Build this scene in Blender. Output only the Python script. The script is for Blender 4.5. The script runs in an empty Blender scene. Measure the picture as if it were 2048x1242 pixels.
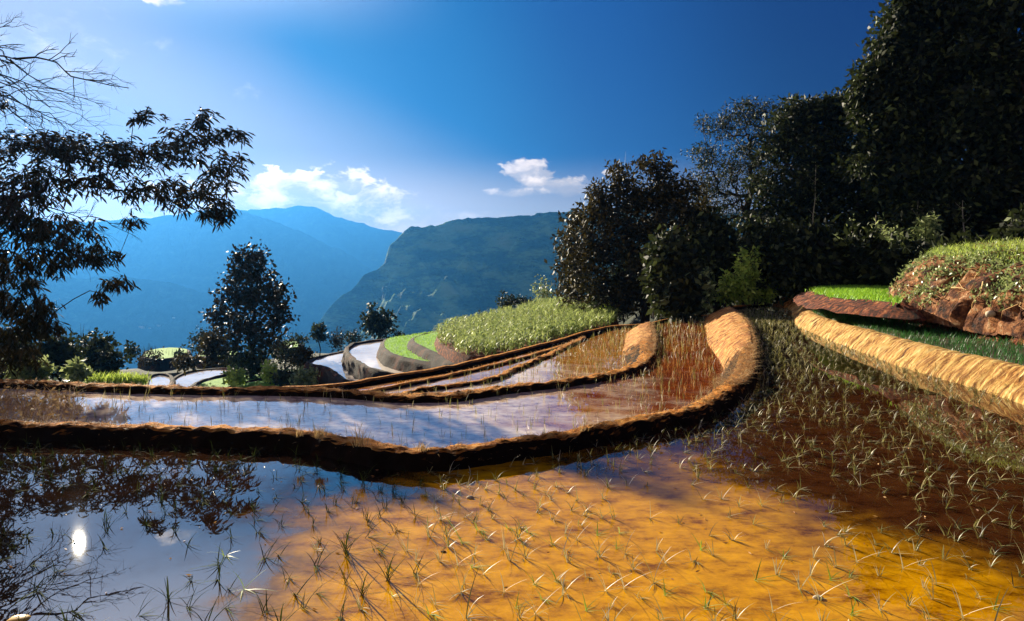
import bpy, math, random
import numpy as np
R = math.radians
random.seed(7)
rng = np.random.default_rng(11)
C = bpy.context.scene.collection

# ------------------------------------------------------------------ camera
F = 1400.0; HY = 545.0; CH = 1.8
pitch = math.atan((621 - HY) / F)
cam = bpy.data.cameras.new('camera'); camo = bpy.data.objects.new('camera', cam); C.objects.link(camo)
cam.sensor_width = 36; cam.lens = 36 * F / 2048; cam.clip_start = .05; cam.clip_end = 30000
camo.location = (0, 0, CH); camo.rotation_euler = (math.pi / 2 - pitch, 0, 0)
bpy.context.scene.camera = camo

def ray(px, py):
    a, b, c = px - 1024, 621 - py, F
    return np.array([a, c * math.cos(pitch) + b * math.sin(pitch), -c * math.sin(pitch) + b * math.cos(pitch)])
def gp(px, py, z):
    d = ray(px, py); t = (z - CH) / d[2]
    return np.array([0, 0, CH]) + d * t
def dp(px, py, D):
    d = ray(px, py)
    return np.array([0, 0, CH]) + d * (D / d[1])

# ------------------------------------------------------------------ sun + sky
sd = ray(158, 1085); sd[2] *= -1; sd /= np.linalg.norm(sd)
SEL = math.asin(sd[2]); SAZ = math.atan2(sd[0], sd[1])
sun = bpy.data.lights.new('sun', 'SUN'); sun.energy = 5.0; sun.angle = R(.5); sun.color = (1, .87, .66)
suno = bpy.data.objects.new('sun', sun); C.objects.link(suno)
suno.rotation_euler = (math.pi / 2 - SEL, 0, math.pi - SAZ)
suno.location = tuple(sd * 60)

w = bpy.data.worlds.new('World'); bpy.context.scene.world = w; w.use_nodes = True
T = w.node_tree; T.nodes.clear()
def wn(t, **k):
    n = T.nodes.new(t)
    for a, b in k.items(): setattr(n, a, b)
    return n
def lk(a, b): T.links.new(a, b)
def setin(n, i, v):
    if hasattr(v, 'is_linked') or hasattr(v, 'links'): lk(v, n.inputs[i])
    else: n.inputs[i].default_value = v
def wm(op, a, b=None, c=None, clamp=False):
    n = wn('ShaderNodeMath', operation=op, use_clamp=clamp)
    for i, v in enumerate((a, b, c)):
        if v is not None: setin(n, i, v)
    return n.outputs[0]
def wmix(f, a, b, bt='MIX'):
    n = wn('ShaderNodeMix', data_type='RGBA', blend_type=bt)
    setin(n, 0, f); setin(n, 6, a); setin(n, 7, b)
    return n.outputs[2]
def wss(x, lo, hi):
    n = wn('ShaderNodeMapRange', interpolation_type='SMOOTHSTEP')
    setin(n, 0, x); n.inputs[1].default_value = lo; n.inputs[2].default_value = hi
    return n.outputs[0]
sky = wn('ShaderNodeTexSky', sky_type='NISHITA'); sky.sun_disc = False
sky.sun_elevation = SEL; sky.sun_rotation = SAZ; sky.air_density = 1.6; sky.dust_density = .8; sky.ozone_density = 3.0; sky.altitude = 1400
hs = wn('ShaderNodeHueSaturation'); hs.inputs['Saturation'].default_value = 1.25; lk(sky.outputs[0], hs.inputs['Color'])
skyc = hs.outputs[0]
geo = wn('ShaderNodeTexCoord'); sep = wn('ShaderNodeSeparateXYZ'); lk(geo.outputs['Generated'], sep.inputs[0])
az = wm('ARCTAN2', sep.outputs[0], sep.outputs[1]); el = wm('ARCSINE', sep.outputs[2])
# angular distance from the sun
dv = wn('ShaderNodeVectorMath', operation='DOT_PRODUCT'); lk(geo.outputs['Generated'], dv.inputs[0]); dv.inputs[1].default_value = tuple(sd)
ang = wm('ARCCOSINE', wm('MINIMUM', dv.outputs['Value'], .99999))
SKYP = dict(deep=(.30, 3.6, 9.5, 1), mid=(1.2, 6.6, 12.6, 1), pale=(7.0, 10.0, 15.0, 1), hor=(11.0, 11.6, 13.4, 1))
mr = wn('ShaderNodeMapRange'); lk(wm('ADD', ang, wm('MULTIPLY', el, .45)), mr.inputs[0]); mr.inputs[1].default_value = .1; mr.inputs[2].default_value = 1.2; tt = mr.outputs[0]
ramp = wn('ShaderNodeValToRGB'); cr = ramp.color_ramp; cr.interpolation = 'EASE'
for e in list(cr.elements)[1:]: cr.elements.remove(e)
cr.elements[0].position = 0; cr.elements[0].color = (.26, .22, .34, 1)
for p_, c_ in ((.18, (.11, .17, .34, 1)), (.29, (.02, .13, .35, 1)), (.42, (.0, .10, .34, 1)), (.62, (.0, .04, .25, 1)), (.85, (.0, .010, .13, 1))):
    e = cr.elements.new(p_); e.color = c_
lk(tt, ramp.inputs[0])
vs = wn('ShaderNodeVectorMath', operation='SCALE'); lk(ramp.outputs[0], vs.inputs[0]); vs.inputs['Scale'].default_value = 6.6
graded = wmix(.998, skyc, vs.outputs[0])
qq = wm('ADD', wm('MULTIPLY', el, 1.3), wm('MULTIPLY', wm('ADD', az, .35), .55))
graded = wmix(wm('SUBTRACT', 1, wss(qq, .20, .43)), graded, (3.3, 2.6, 2.5, 1))
hg = wm('MULTIPLY', wm('SUBTRACT', 1, wss(el, .02, .17)), wm('SUBTRACT', 1, wm('MULTIPLY', wss(az, .05, .6), .7)))
graded = wmix(hg, graded, wmix(wss(az, -.35, .1), (14, 10.5, 8, 1), (8.0, 6.3, 4.6, 1)))
# clouds, laid out in azimuth / elevation round the whole sky
cv = wn('ShaderNodeCombineXYZ'); lk(az, cv.inputs[0]); lk(wm('MULTIPLY', el, 1.7), cv.inputs[1])
def noise(scale, det=6, rough=.55, dist=0, vec=None):
    n = wn('ShaderNodeTexNoise'); n.inputs['Scale'].default_value = scale; n.inputs['Detail'].default_value = det
    n.inputs['Roughness'].default_value = rough; n.inputs['Distortion'].default_value = dist
    lk(vec or cv.outputs[0], n.inputs['Vector']); return n.outputs[0]
nz = noise(26, 7, .6, .3); nz2 = noise(9, 5, .55, .6)
def azel(px, py):
    d = ray(px, py); d /= np.linalg.norm(d); return math.atan2(d[0], d[1]), math.asin(d[2])
def blob(px, py, rx, ry, thr=.30, soft=.35, hard=1.0):
    a, e = azel(px, py); ra, re = rx / F, ry / F
    dx = wm('DIVIDE', wm('SUBTRACT', az, a), ra); dy = wm('DIVIDE', wm('SUBTRACT', el, e), re)
    rr = wm('ADD', wm('MULTIPLY', dx, dx), wm('MULTIPLY', dy, dy))
    v = wm('ADD', wm('SUBTRACT', 1, rr), wm('MULTIPLY', wm('SUBTRACT', nz, .5), 3.6))
    return wm('MULTIPLY', wss(v, thr, thr + soft), hard)
col = graded
WHITE = (14, 11, 8.2, 1); GREY = (6.2, 4.9, 3.9, 1)
for (px, py, rx, ry, thr, soft, hd) in ((650, 410, 165, 62, -.25, .6, 1), (560, 392, 100, 50, .1, .4, 1), (620, 372, 60, 34, .1, .25, 1), (430, 405, 150, 45, .2, .5, .9), (735, 400, 56, 36, .2, .4, .8), (800, 430, 120, 30, .1, 1.2, .6),
        (605, 372, 42, 24, .1, .3, 1), (700, 372, 34, 18, .1, .3, 1), (1060, 346, 58, 28, -.1, .5, .75), (1110, 372, 100, 22, .0, .9, .6), (1040, 384, 90, 11, .2, .7, .6), (1120, 362, 70, 12, .2, .8, .5), (1222, 344, 18, 8, .1, .5, .7),
        (325, -4, 40, 16, .2, .9, .8), (900, 440, 190, 22, .3, 1.2, .4), (115, 110, 130, 90, .3, 2.4, .35), (330, 90, 60, 22, .6, 2.0, .25), (495, 190, 34, 30, .5, 1.6, .3)):
    m = blob(px, py, rx, ry, thr, soft, hd)
    a, e = azel(px, py)
    shade = wss(wm('ADD', wm('DIVIDE', wm('SUBTRACT', el, e), ry / F), wm('ADD', wm('MULTIPLY', wm('SUBTRACT', nz2, .5), 4), wm('MULTIPLY', wm('SUBTRACT', nz, .5), 5))), -.5, 1.2)
    col = wmix(m, col, wmix(shade, GREY, WHITE))
# scattered soft cloud elsewhere in the sky (behind and beside the viewer)
away = wss(wm('ABSOLUTE', az), .9, 1.3)
col = wmix(wm('MULTIPLY', wm('MULTIPLY', wss(nz2, .5, .75), away), .5), col, GREY)
added_glow = wm('MULTIPLY', wm('SUBTRACT', 1, wss(ang, .05, .48)), wss(el, .29, .45))      # glow added above the view so the near water reflects brighter
col = wmix(wm('MULTIPLY', added_glow, .7), col, (13, 12, 12.5, 1))
bg = wn('ShaderNodeBackground'); lk(col, bg.inputs[0]); bg.inputs[1].default_value = .05
out = wn('ShaderNodeOutputWorld'); lk(bg.outputs[0], out.inputs[0])

sc = bpy.context.scene
sc.view_settings.view_transform = 'Standard'; sc.view_settings.look = 'None'; sc.view_settings.gamma = 1
sc.view_settings.exposure = 1.75
sc.cycles.use_denoising = True
sc.cycles.volume_bounces = 0; sc.cycles.max_bounces = 6; sc.cycles.diffuse_bounces = 2; sc.cycles.glossy_bounces = 3
sc.cycles.sample_clamp_indirect = 4

# ------------------------------------------------------------------ helpers
def _hash(ix, iy, iz, s):
    h = (ix * 374761393 + iy * 668265263 + iz * 2147483647 + s * 974634777) & 0xffffffff
    h = ((h ^ (h >> 13)) * 1274126177) & 0xffffffff
    h = ((h ^ (h >> 16)) * 2246822519) & 0xffffffff
    return ((h >> 8) & 0xffff) / 65535.0
def vnoise(p, s=0):
    p = np.asarray(p, float); i = np.floor(p).astype(np.int64); f = p - i; f = f * f * (3 - 2 * f)
    r = 0
    for a in (0, 1):
        for b in (0, 1):
            for c in (0, 1):
                wgt = (f[:, 0] if a else 1 - f[:, 0]) * (f[:, 1] if b else 1 - f[:, 1]) * (f[:, 2] if c else 1 - f[:, 2])
                r = r + wgt * _hash(i[:, 0] + a, i[:, 1] + b, i[:, 2] + c, s)
    return r * 2 - 1
def fbm(p, oct=4, s=0, ridged=False):
    p = np.asarray(p, float); r = 0; a = .5
    for k in range(oct):
        n = vnoise(p * 2 ** k, s + k * 17)
        r = r + a * ((1 - 2 * np.abs(n)) if ridged else n); a *= .5
    return r

class Geo:
    def __init__(s): s.V = []; s.F = {}; s.n = 0
    def add(s, V, *Fs):
        V = np.asarray(V, float).reshape(-1, 3); s.V.append(V)
        for f in Fs:
            f = np.asarray(f, int)
            if len(f): s.F.setdefault(f.shape[1], []).append(f + s.n)
        s.n += len(V)
    def build(s, name, m, parent=None, smooth=False, loc=None):
        V = np.concatenate(s.V) if s.V else np.zeros((0, 3))
        org = np.zeros(3)
        if loc is not None: org = np.array(loc, float); V = V - org
        me = bpy.data.meshes.new(name); me.vertices.add(len(V)); me.vertices.foreach_set('co', V.ravel())
        loops = []; starts = []; tot = []; c = 0
        for k, fs in s.F.items():
            f = np.concatenate(fs); loops.append(f.ravel()); starts.append(c + np.arange(len(f)) * k); tot.append(np.full(len(f), k)); c += f.size
        loops = np.concatenate(loops); starts = np.concatenate(starts); tot = np.concatenate(tot)
        me.loops.add(len(loops)); me.loops.foreach_set('vertex_index', loops.astype(np.int32))
        me.polygons.add(len(starts)); me.polygons.foreach_set('loop_start', starts.astype(np.int32)); me.polygons.foreach_set('loop_total', tot.astype(np.int32))
        me.update(calc_edges=True); me.validate()
        if smooth: me.polygons.foreach_set('use_smooth', np.ones(len(me.polygons), bool))
        me.materials.append(m)
        o = bpy.data.objects.new(name, me); C.objects.link(o)
        if parent is not None: o.parent = parent
        elif loc is not None: o.location = tuple(org)
        return o
def tag(o, label=None, cat=None, group=None, kind=None):
    if label: o['label'] = label
    if cat: o['category'] = cat
    if group: o['group'] = group
    if kind: o['kind'] = kind
    return o
def thing(name, label, cat, loc, group=None):
    o = bpy.data.objects.new(name, None); C.objects.link(o); o.location = tuple(float(v) for v in loc); o.empty_display_size = .2
    return tag(o, label, cat, group)
def tube(g, pts, rad, n=6):
    pts = np.asarray(pts, float); rad = np.broadcast_to(rad, (len(pts),))
    t = np.gradient(pts, axis=0); t /= np.linalg.norm(t, axis=1)[:, None] + 1e-9
    ref = np.where(np.abs(t[:, 2:3]) > .9, np.array([[1., 0, 0]]), np.array([[0, 0, 1.]]))
    u = np.cross(t, ref); u /= np.linalg.norm(u, axis=1)[:, None] + 1e-9; v = np.cross(t, u)
    a = np.arange(n) * 2 * math.pi / n
    V = pts[:, None] + rad[:, None, None] * (u[:, None] * np.cos(a)[None, :, None] + v[:, None] * np.sin(a)[None, :, None])
    k = np.arange(len(pts) - 1)[:, None] * n; j = np.arange(n)[None]; j2 = (j + 1) % n
    g.add(V.reshape(-1, 3), np.stack([k + j, k + j2, k + n + j2, k + n + j], -1).reshape(-1, 4))
def crom(P, step):
    """smooth curve through points, resampled with a spacing that grows with distance from the viewer"""
    P = np.asarray(P, float); Q = np.vstack([2 * P[0] - P[1], P, 2 * P[-1] - P[-2]]); o = []
    for i in range(1, len(Q) - 2):
        L = np.linalg.norm(Q[i + 1] - Q[i]); d = np.linalg.norm((Q[i] + Q[i + 1])[:2]) / 2
        n = max(1, int(L / (step * max(1, d / 10)))); t = (np.arange(n) / n)[:, None]
        a, b, c, e = Q[i - 1], Q[i], Q[i + 1], Q[i + 2]
        o.append(.5 * (2 * b + (c - a) * t + (2 * a - 5 * b + 4 * c - e) * t * t + (3 * b - a - 3 * c + e) * t ** 3))
    o.append(Q[-2][None]); return np.vstack(o)
def inpoly(x, y, P):
    P = np.asarray(P); r = np.zeros(len(x), bool); j = len(P) - 1
    for i in range(len(P)):
        xi, yi, xj, yj = P[i][0], P[i][1], P[j][0], P[j][1]
        c = ((yi > y) != (yj > y)) & (x < (xj - xi) * (y - yi) / (yj - yi + 1e-12) + xi)
        r ^= c; j = i
    return r

# ------------------------------------------------------------------ materials
def material(name):
    m = bpy.data.materials.new(name); m.use_nodes = True; t = m.node_tree
    return m, t, t.nodes['Principled BSDF']
def mnoise(t, scale, det=6, rough=.6, vec=None, stretch=None):
    n = t.nodes.new('ShaderNodeTexNoise'); n.inputs['Scale'].default_value = scale; n.inputs['Detail'].default_value = det; n.inputs['Roughness'].default_value = rough
    g = t.nodes.new('ShaderNodeNewGeometry'); src = g.outputs['Position']
    if stretch:
        mp = t.nodes.new('ShaderNodeMapping'); mp.inputs['Scale'].default_value = stretch; t.links.new(src, mp.inputs[0]); src = mp.outputs[0]
    t.links.new(src, n.inputs['Vector']); return n.outputs[0]
def mramp(t, src, stops):
    r = t.nodes.new('ShaderNodeValToRGB'); e = r.color_ramp
    e.elements[0].position = stops[0][0]; e.elements[0].color = (*stops[0][1], 1)
    e.elements[1].position = stops[-1][0]; e.elements[1].color = (*stops[-1][1], 1)
    for p, c in stops[1:-1]: x = e.elements.new(p); x.color = (*c, 1)
    t.links.new(src, r.inputs[0]); return r.outputs[0]
def mmix(t, f, a, b, bt='MIX'):
    n = t.nodes.new('ShaderNodeMix'); n.data_type = 'RGBA'; n.blend_type = bt
    for i, v in ((0, f), (6, a), (7, b)):
        if hasattr(v, 'links'): t.links.new(v, n.inputs[i])
        else: n.inputs[i].default_value = v if i == 0 else (*v, 1)
    return n.outputs[2]
def mbump(t, bs, src, strength, dist=.02):
    b = t.nodes.new('ShaderNodeBump'); b.inputs['Strength'].default_value = strength; b.inputs['Distance'].default_value = dist
    t.links.new(src, b.inputs['Height']); t.links.new(b.outputs[0], bs.inputs['Normal'])
def soil(name, stops, scale=3, rough=.9, bump=.6, bdist=.03, stretch=None, top=None, topz=.6, spec=.3):
    m, t, b = material(name); n = mnoise(t, scale, 8, .65, stretch=stretch); c = mramp(t, n, stops)
    if top:   # dry straw and dust on level tops, coloured as sunlit; faces darkened as shade
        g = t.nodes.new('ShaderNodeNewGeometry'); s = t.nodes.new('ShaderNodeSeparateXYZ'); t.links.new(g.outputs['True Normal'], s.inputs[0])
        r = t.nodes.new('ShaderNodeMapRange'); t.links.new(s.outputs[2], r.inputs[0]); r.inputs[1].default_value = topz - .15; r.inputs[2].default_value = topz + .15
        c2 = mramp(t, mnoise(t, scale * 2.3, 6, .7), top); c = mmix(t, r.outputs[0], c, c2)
    t.links.new(c, b.inputs['Base Color']); b.inputs['Roughness'].default_value = rough; b.inputs['Specular IOR Level'].default_value = spec
    mbump(t, b, mnoise(t, scale * 6, 6, .7, stretch=stretch), bump, bdist); return m
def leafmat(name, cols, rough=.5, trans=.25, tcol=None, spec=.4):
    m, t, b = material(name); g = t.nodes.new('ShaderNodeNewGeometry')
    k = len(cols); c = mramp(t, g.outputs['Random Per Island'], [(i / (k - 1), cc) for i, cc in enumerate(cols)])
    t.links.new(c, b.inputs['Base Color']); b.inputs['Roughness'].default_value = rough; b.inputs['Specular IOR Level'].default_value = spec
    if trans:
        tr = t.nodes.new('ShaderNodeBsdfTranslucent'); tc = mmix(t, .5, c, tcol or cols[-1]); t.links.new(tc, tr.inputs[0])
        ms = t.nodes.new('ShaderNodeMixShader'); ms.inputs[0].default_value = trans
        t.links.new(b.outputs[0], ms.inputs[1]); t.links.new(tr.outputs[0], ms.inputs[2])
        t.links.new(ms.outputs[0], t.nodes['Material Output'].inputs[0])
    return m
def watermat(name, a, b_, c_, scale=.35, ior=1.42, ripple=.10, rip_scale=3.0, silt=None, dim_mud=None, clear=0):
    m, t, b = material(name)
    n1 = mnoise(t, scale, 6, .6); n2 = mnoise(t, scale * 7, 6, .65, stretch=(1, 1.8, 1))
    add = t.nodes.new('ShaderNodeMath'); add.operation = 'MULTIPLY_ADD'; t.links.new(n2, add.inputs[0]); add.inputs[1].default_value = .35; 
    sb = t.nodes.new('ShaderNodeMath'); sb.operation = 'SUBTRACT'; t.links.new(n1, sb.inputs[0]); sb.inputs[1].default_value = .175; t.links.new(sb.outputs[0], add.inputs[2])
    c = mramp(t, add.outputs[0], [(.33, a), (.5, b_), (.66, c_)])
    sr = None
    for sl in (dim_mud, silt):      # ragged mud patch with light and shade put into its colour
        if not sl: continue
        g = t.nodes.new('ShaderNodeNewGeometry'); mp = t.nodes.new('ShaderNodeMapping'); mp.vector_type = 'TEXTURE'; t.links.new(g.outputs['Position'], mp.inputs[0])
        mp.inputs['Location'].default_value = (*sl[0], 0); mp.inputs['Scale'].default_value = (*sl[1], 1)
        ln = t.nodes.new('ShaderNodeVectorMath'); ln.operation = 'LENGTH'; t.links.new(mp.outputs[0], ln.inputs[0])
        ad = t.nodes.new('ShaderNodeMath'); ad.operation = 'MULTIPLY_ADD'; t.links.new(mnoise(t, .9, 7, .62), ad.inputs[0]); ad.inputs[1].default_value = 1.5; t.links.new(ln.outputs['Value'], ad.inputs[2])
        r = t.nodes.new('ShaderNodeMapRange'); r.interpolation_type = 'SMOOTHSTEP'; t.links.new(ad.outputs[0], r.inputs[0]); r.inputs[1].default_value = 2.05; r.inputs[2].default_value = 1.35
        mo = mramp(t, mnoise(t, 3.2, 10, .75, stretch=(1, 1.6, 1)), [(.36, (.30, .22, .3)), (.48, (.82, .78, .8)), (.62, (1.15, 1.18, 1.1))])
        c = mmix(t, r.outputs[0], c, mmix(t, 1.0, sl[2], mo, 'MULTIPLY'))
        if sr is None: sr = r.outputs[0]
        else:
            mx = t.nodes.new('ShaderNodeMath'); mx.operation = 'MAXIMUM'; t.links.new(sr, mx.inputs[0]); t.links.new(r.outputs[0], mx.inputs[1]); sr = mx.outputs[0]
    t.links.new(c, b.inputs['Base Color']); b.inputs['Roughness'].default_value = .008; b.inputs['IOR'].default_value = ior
    if silt and clear:       # dark toned water mirrors strongly, lit mud patches less; raised to brighten reflections
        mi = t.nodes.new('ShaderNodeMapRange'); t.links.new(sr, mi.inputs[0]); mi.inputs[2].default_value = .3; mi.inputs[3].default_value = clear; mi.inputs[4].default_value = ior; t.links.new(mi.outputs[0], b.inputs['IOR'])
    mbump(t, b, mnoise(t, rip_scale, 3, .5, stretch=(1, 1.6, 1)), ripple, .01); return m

M = {}
M['water'] = watermat('muddy water', (.006, .004, .003), (.012, .006, .004), (.03, .012, .005), ior=1.33, clear=2.6, ripple=.012, silt=((.55, 3.75), (2.0, 2.75), (.62, .29, .001)), dim_mud=((6.5, 5.0), (7.2, 7.5), (.055, .018, .005)))  # dark mud paints in missing tree shade, golden patch the sunlit mud
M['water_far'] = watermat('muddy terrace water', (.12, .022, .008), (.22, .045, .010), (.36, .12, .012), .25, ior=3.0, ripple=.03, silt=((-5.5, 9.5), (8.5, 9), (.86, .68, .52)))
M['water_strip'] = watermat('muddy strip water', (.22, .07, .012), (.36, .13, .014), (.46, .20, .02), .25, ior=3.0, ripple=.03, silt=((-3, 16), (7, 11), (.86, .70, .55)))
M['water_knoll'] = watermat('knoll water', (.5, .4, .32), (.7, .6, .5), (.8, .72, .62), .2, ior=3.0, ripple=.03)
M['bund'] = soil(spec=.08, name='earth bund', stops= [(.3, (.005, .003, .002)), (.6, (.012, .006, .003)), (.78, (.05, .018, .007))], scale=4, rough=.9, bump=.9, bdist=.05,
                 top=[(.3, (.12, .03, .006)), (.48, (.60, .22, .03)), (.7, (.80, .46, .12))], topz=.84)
M['bank'] = soil('clay bank', [(.34, (.05, .018, .005)), (.43, (.30, .13, .03)), (.54, (.58, .36, .10)), (.68, (.74, .60, .28))], 5, .9, .8, .04, stretch=(.35, 2.6, .5))
M['red'] = soil('red earth', [(.36, (.008, .004, .002)), (.46, (.07, .018, .007)), (.55, (.24, .06, .02)), (.64, (.42, .15, .05)), (.74, (.60, .36, .16))], 6, .95, 1, .08)
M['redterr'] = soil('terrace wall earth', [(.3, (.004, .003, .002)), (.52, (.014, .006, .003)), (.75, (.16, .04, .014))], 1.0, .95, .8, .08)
M['straw'] = soil('straw covered bank', [(.34, (.05, .015, .006)), (.46, (.40, .14, .03)), (.56, (.66, .34, .08)), (.68, (.80, .58, .26))], 6, .9, .9, .04, stretch=(.4, 2.2, .6))
M['mudstrip'] = soil('wet mud', [(.3, (.02, .02, .01)), (.6, (.07, .05, .02))], 3, .6, .5)
M['green'] = soil('seedbed green', [(.3, (.06, .22, .010)), (.5, (.14, .36, .015)), (.7, (.24, .46, .03))], 2.5, .9, .8, .05)
M['hill'] = soil('hillside', [(.3, (.006, .010, .004)), (.5, (.014, .024, .007)), (.62, (.028, .038, .011)), (.75, (.06, .06, .02))], .5, .95, .6, .2)
M['mount'] = soil('mountain forest', [(.3, (.012, .03, .018)), (.5, (.03, .06, .03)), (.62, (.06, .10, .04)), (.75, (.16, .17, .11))], .012, .95, .8, 10)
M['cliff'] = soil('cliff mountain', [(.36, (.01, .03, .02)), (.47, (.05, .12, .04)), (.56, (.20, .38, .12)), (.70, (.30, .44, .18))], .016, .95, 1, 14, stretch=(.6, .25, 1.6))
M['rock'] = soil('bank stones', [(.38, (.012, .006, .004)), (.48, (.12, .04, .015)), (.57, (.34, .14, .05)), (.68, (.58, .42, .24))], 3.5, .9, 1, .08)
M['stone'] = soil('pale stone', [(.3, (.35, .28, .18)), (.7, (.6, .52, .38))], 9, .8, .6)
M['bark'] = soil('bark', [(.3, (.015, .010, .007)), (.7, (.05, .035, .025))], 8, .9, .8, .02, stretch=(3, 3, .6))
M['palebark'] = soil('pale bark', [(.3, (.22, .20, .15)), (.7, (.5, .47, .38))], 12, .8, .5, .01)
M['chest'] = leafmat('chestnut leaf', [(.012, .016, .006), (.02, .026, .008), (.035, .036, .012), (.06, .04, .016)], .55, .12, spec=.2)
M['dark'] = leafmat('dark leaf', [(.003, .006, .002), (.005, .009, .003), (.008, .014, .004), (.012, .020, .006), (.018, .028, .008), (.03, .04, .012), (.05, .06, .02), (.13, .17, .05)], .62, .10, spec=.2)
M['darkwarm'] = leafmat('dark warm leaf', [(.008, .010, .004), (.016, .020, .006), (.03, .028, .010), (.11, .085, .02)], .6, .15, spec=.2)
M['shrub'] = leafmat('bright shrub leaf', [(.08, .16, .02), (.34, .52, .06), (.68, .80, .16)], .45, .45)
M['shrubpale'] = leafmat('grey green leaf', [(.03, .06, .02), (.18, .26, .07), (.55, .62, .26)], .4, .25)
M['maize'] = leafmat('maize leaf', [(.08, .15, .02), (.30, .42, .07), (.62, .68, .26)], .5, .35)
M['grass'] = leafmat('grass blade', [(.10, .26, .012), (.22, .46, .02), (.38, .60, .05)], .5, .4)
M['darkgrass'] = leafmat('rice seedbed blade', [(.012, .06, .015), (.03, .12, .025), (.06, .20, .04)], .5, .3)
M['dry'] = leafmat('dry grass', [(.16, .06, .02), (.45, .24, .07), (.75, .55, .25)], .7, .3)
M['seed'] = leafmat('rice seedling leaf', [(.010, .014, .004), (.02, .03, .008), (.04, .06, .012), (.12, .15, .03), (.46, .42, .18), (.85, .78, .56)], .45, .25, tcol=(.5, .45, .12))
M['seedshade'] = leafmat('shaded rice leaf', [(.006, .009, .003), (.015, .024, .006), (.035, .05, .012), (.10, .14, .03)], .85, .1, spec=.03)  # tree shade over the left seedlings put into their leaf colour
M['rust'] = leafmat('rusty stubble', [(.10, .03, .01), (.34, .13, .03), (.60, .36, .12)], .6, .2)
M['seedgreen'] = leafmat('fresh rice leaf', [(.01, .02, .006), (.02, .05, .01), (.08, .18, .02), (.30, .44, .06), (.60, .62, .24)], .45, .4, tcol=(.3, .5, .04))

# ------------------------------------------------------------------ ground sheet
def W(l, z=None):
    return [gp(p[0], p[1], z if z is not None else p[2]) for p in l]
def sstep(x, a, b): t = np.clip((x - a) / (b - a), 0, 1); return t * t * (3 - 2 * t)
ctrl = []
for x, y, z in ((0, 3, -.9), (-6, 3, -.9), (6, 3, -.6), (0, 6, -1), (3, 12, -1), (6, 16, -.8), (9, 24, -.6), (12, 33, -.4), (0, -8, -.7), (-10, -5, -.7), (10, -5, .3), (14, 6, .6), (14, 12, .9),
                (-6, 10, -1.4), (-12, 10, -1.3), (0, 10, -1.3), (4, 18, -1.3), (8, 30, -1.2), (3, 24, -1.8), (6, 32, -1.6), (1, 18, -2), (-3, 14, -2.2), (-10, 13, -1.6), (-16, 12, -1.5),
                (-6, 20, -3.6), (-14, 20, -3.5), (-22, 20, -3.4), (0, 27, -3.5), (-10, 36, -5.2), (-22, 36, -5.4), (-34, 34, -5.5), (-10, 45, -6.0), (-13, 42, -6), (-4, 40, -5.2), (-7, 38, -5.6), (-6, 50, -5.6), (-3, 35, -4.8), (0, 38, -4.4), (-2, 48, -5), (3, 45, -3.8), (2, 60, -3),
                (-16, 58, -8), (-30, 58, -8.4), (-45, 58, -9), (-30, 75, -9.6), (-20, 75, -9), (-50, 75, -10), (-30, 95, -12.4), (-50, 95, -13), (-70, 95, -13), (-15, 90, -11), (-10, 65, -7), (-5, 75, -6.8), (2, 85, -6), (6, 62, -2.6), (9, 75, -3.4), (14, 85, -2), (12, 45, .2), (20, 40, 1.2), (26, 32, 1.3), (30, 45, 3),
                (40, 60, 4), (20, 65, 1), (22, 25, 1.3), (25, 15, 2.2), (40, 20, 5), (60, 60, 6), (40, 90, 5), (20, 95, 0), (90, 90, 8), (60, 0, 6), (0, -60, 3), (-60, -40, -2), (-60, 10, -4)):
    ctrl.append((x, y, z))
ctrl = np.array(ctrl, float)
def gz(x, y):
    x = np.asarray(x, float); y = np.asarray(y, float)
    d2 = (x[:, None] - ctrl[None, :, 0]) ** 2 + (y[:, None] - ctrl[None, :, 1]) ** 2 + .5
    wt = d2 ** -2.2; z = (wt * ctrl[None, :, 2]).sum(1) / wt.sum(1)
    r = np.hypot(x, y); a = np.degrees(np.arctan2(x, y))
    val = -16 - 300 * sstep(r, 105, 1100) - 30 * sstep(r, 1100, 5000)
    hill = 4 + .02 * r + 40 * sstep(r, 500, 1800)
    k = sstep(a, 14, 26) ; k = np.where(a > 100, 1 - .6 * sstep(a, 120, 180), k); k = np.where(a < -100, .4 * sstep(-a, 100, 180), k)
    far = val * (1 - k) + hill * k
    b = sstep(r, 96, 170); z = z * (1 - b) + far * b
    n = fbm(np.stack([x / 6, y / 6, 0 * x], 1), 4) * np.minimum(.1 + r * .006, .8) * sstep(r, 14, 40)
    n2 = fbm(np.stack([x / 160, y / 160, 0 * x], 1), 5, 5) * 40 * sstep(r, 200, 1200) * (1 - .8 * k)
    return z + n + n2
g = Geo()
rr = np.concatenate([np.linspace(1, 30, 40), np.geomspace(31, 130, 70), np.geomspace(135, 6000, 90)]); aa = np.linspace(-math.pi, math.pi, 301)
RR, AA = np.meshgrid(rr, aa, indexing='ij'); X = (RR * np.sin(AA)).ravel(); Y = (RR * np.cos(AA)).ravel()
n = len(aa); i = np.arange(len(rr) - 1)[:, None] * n; j = np.arange(n - 1)[None]
g.add(np.stack([X, Y, gz(X, Y)], 1), np.stack([i + j, i + n + j, i + n + j + 1, i + j + 1], -1).reshape(-1, 4)[:, ::-1])
g.add(np.array([[-1, -1, -.9], [1, -1, -.9], [1, 1, -.9], [-1, 1, -.9]]) * 1.0, [[0, 1, 2, 3]])
tag(g.build('ground', M['hill'], smooth=True), 'dark green hillside falling away into the valley', None, None, 'structure')

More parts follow.
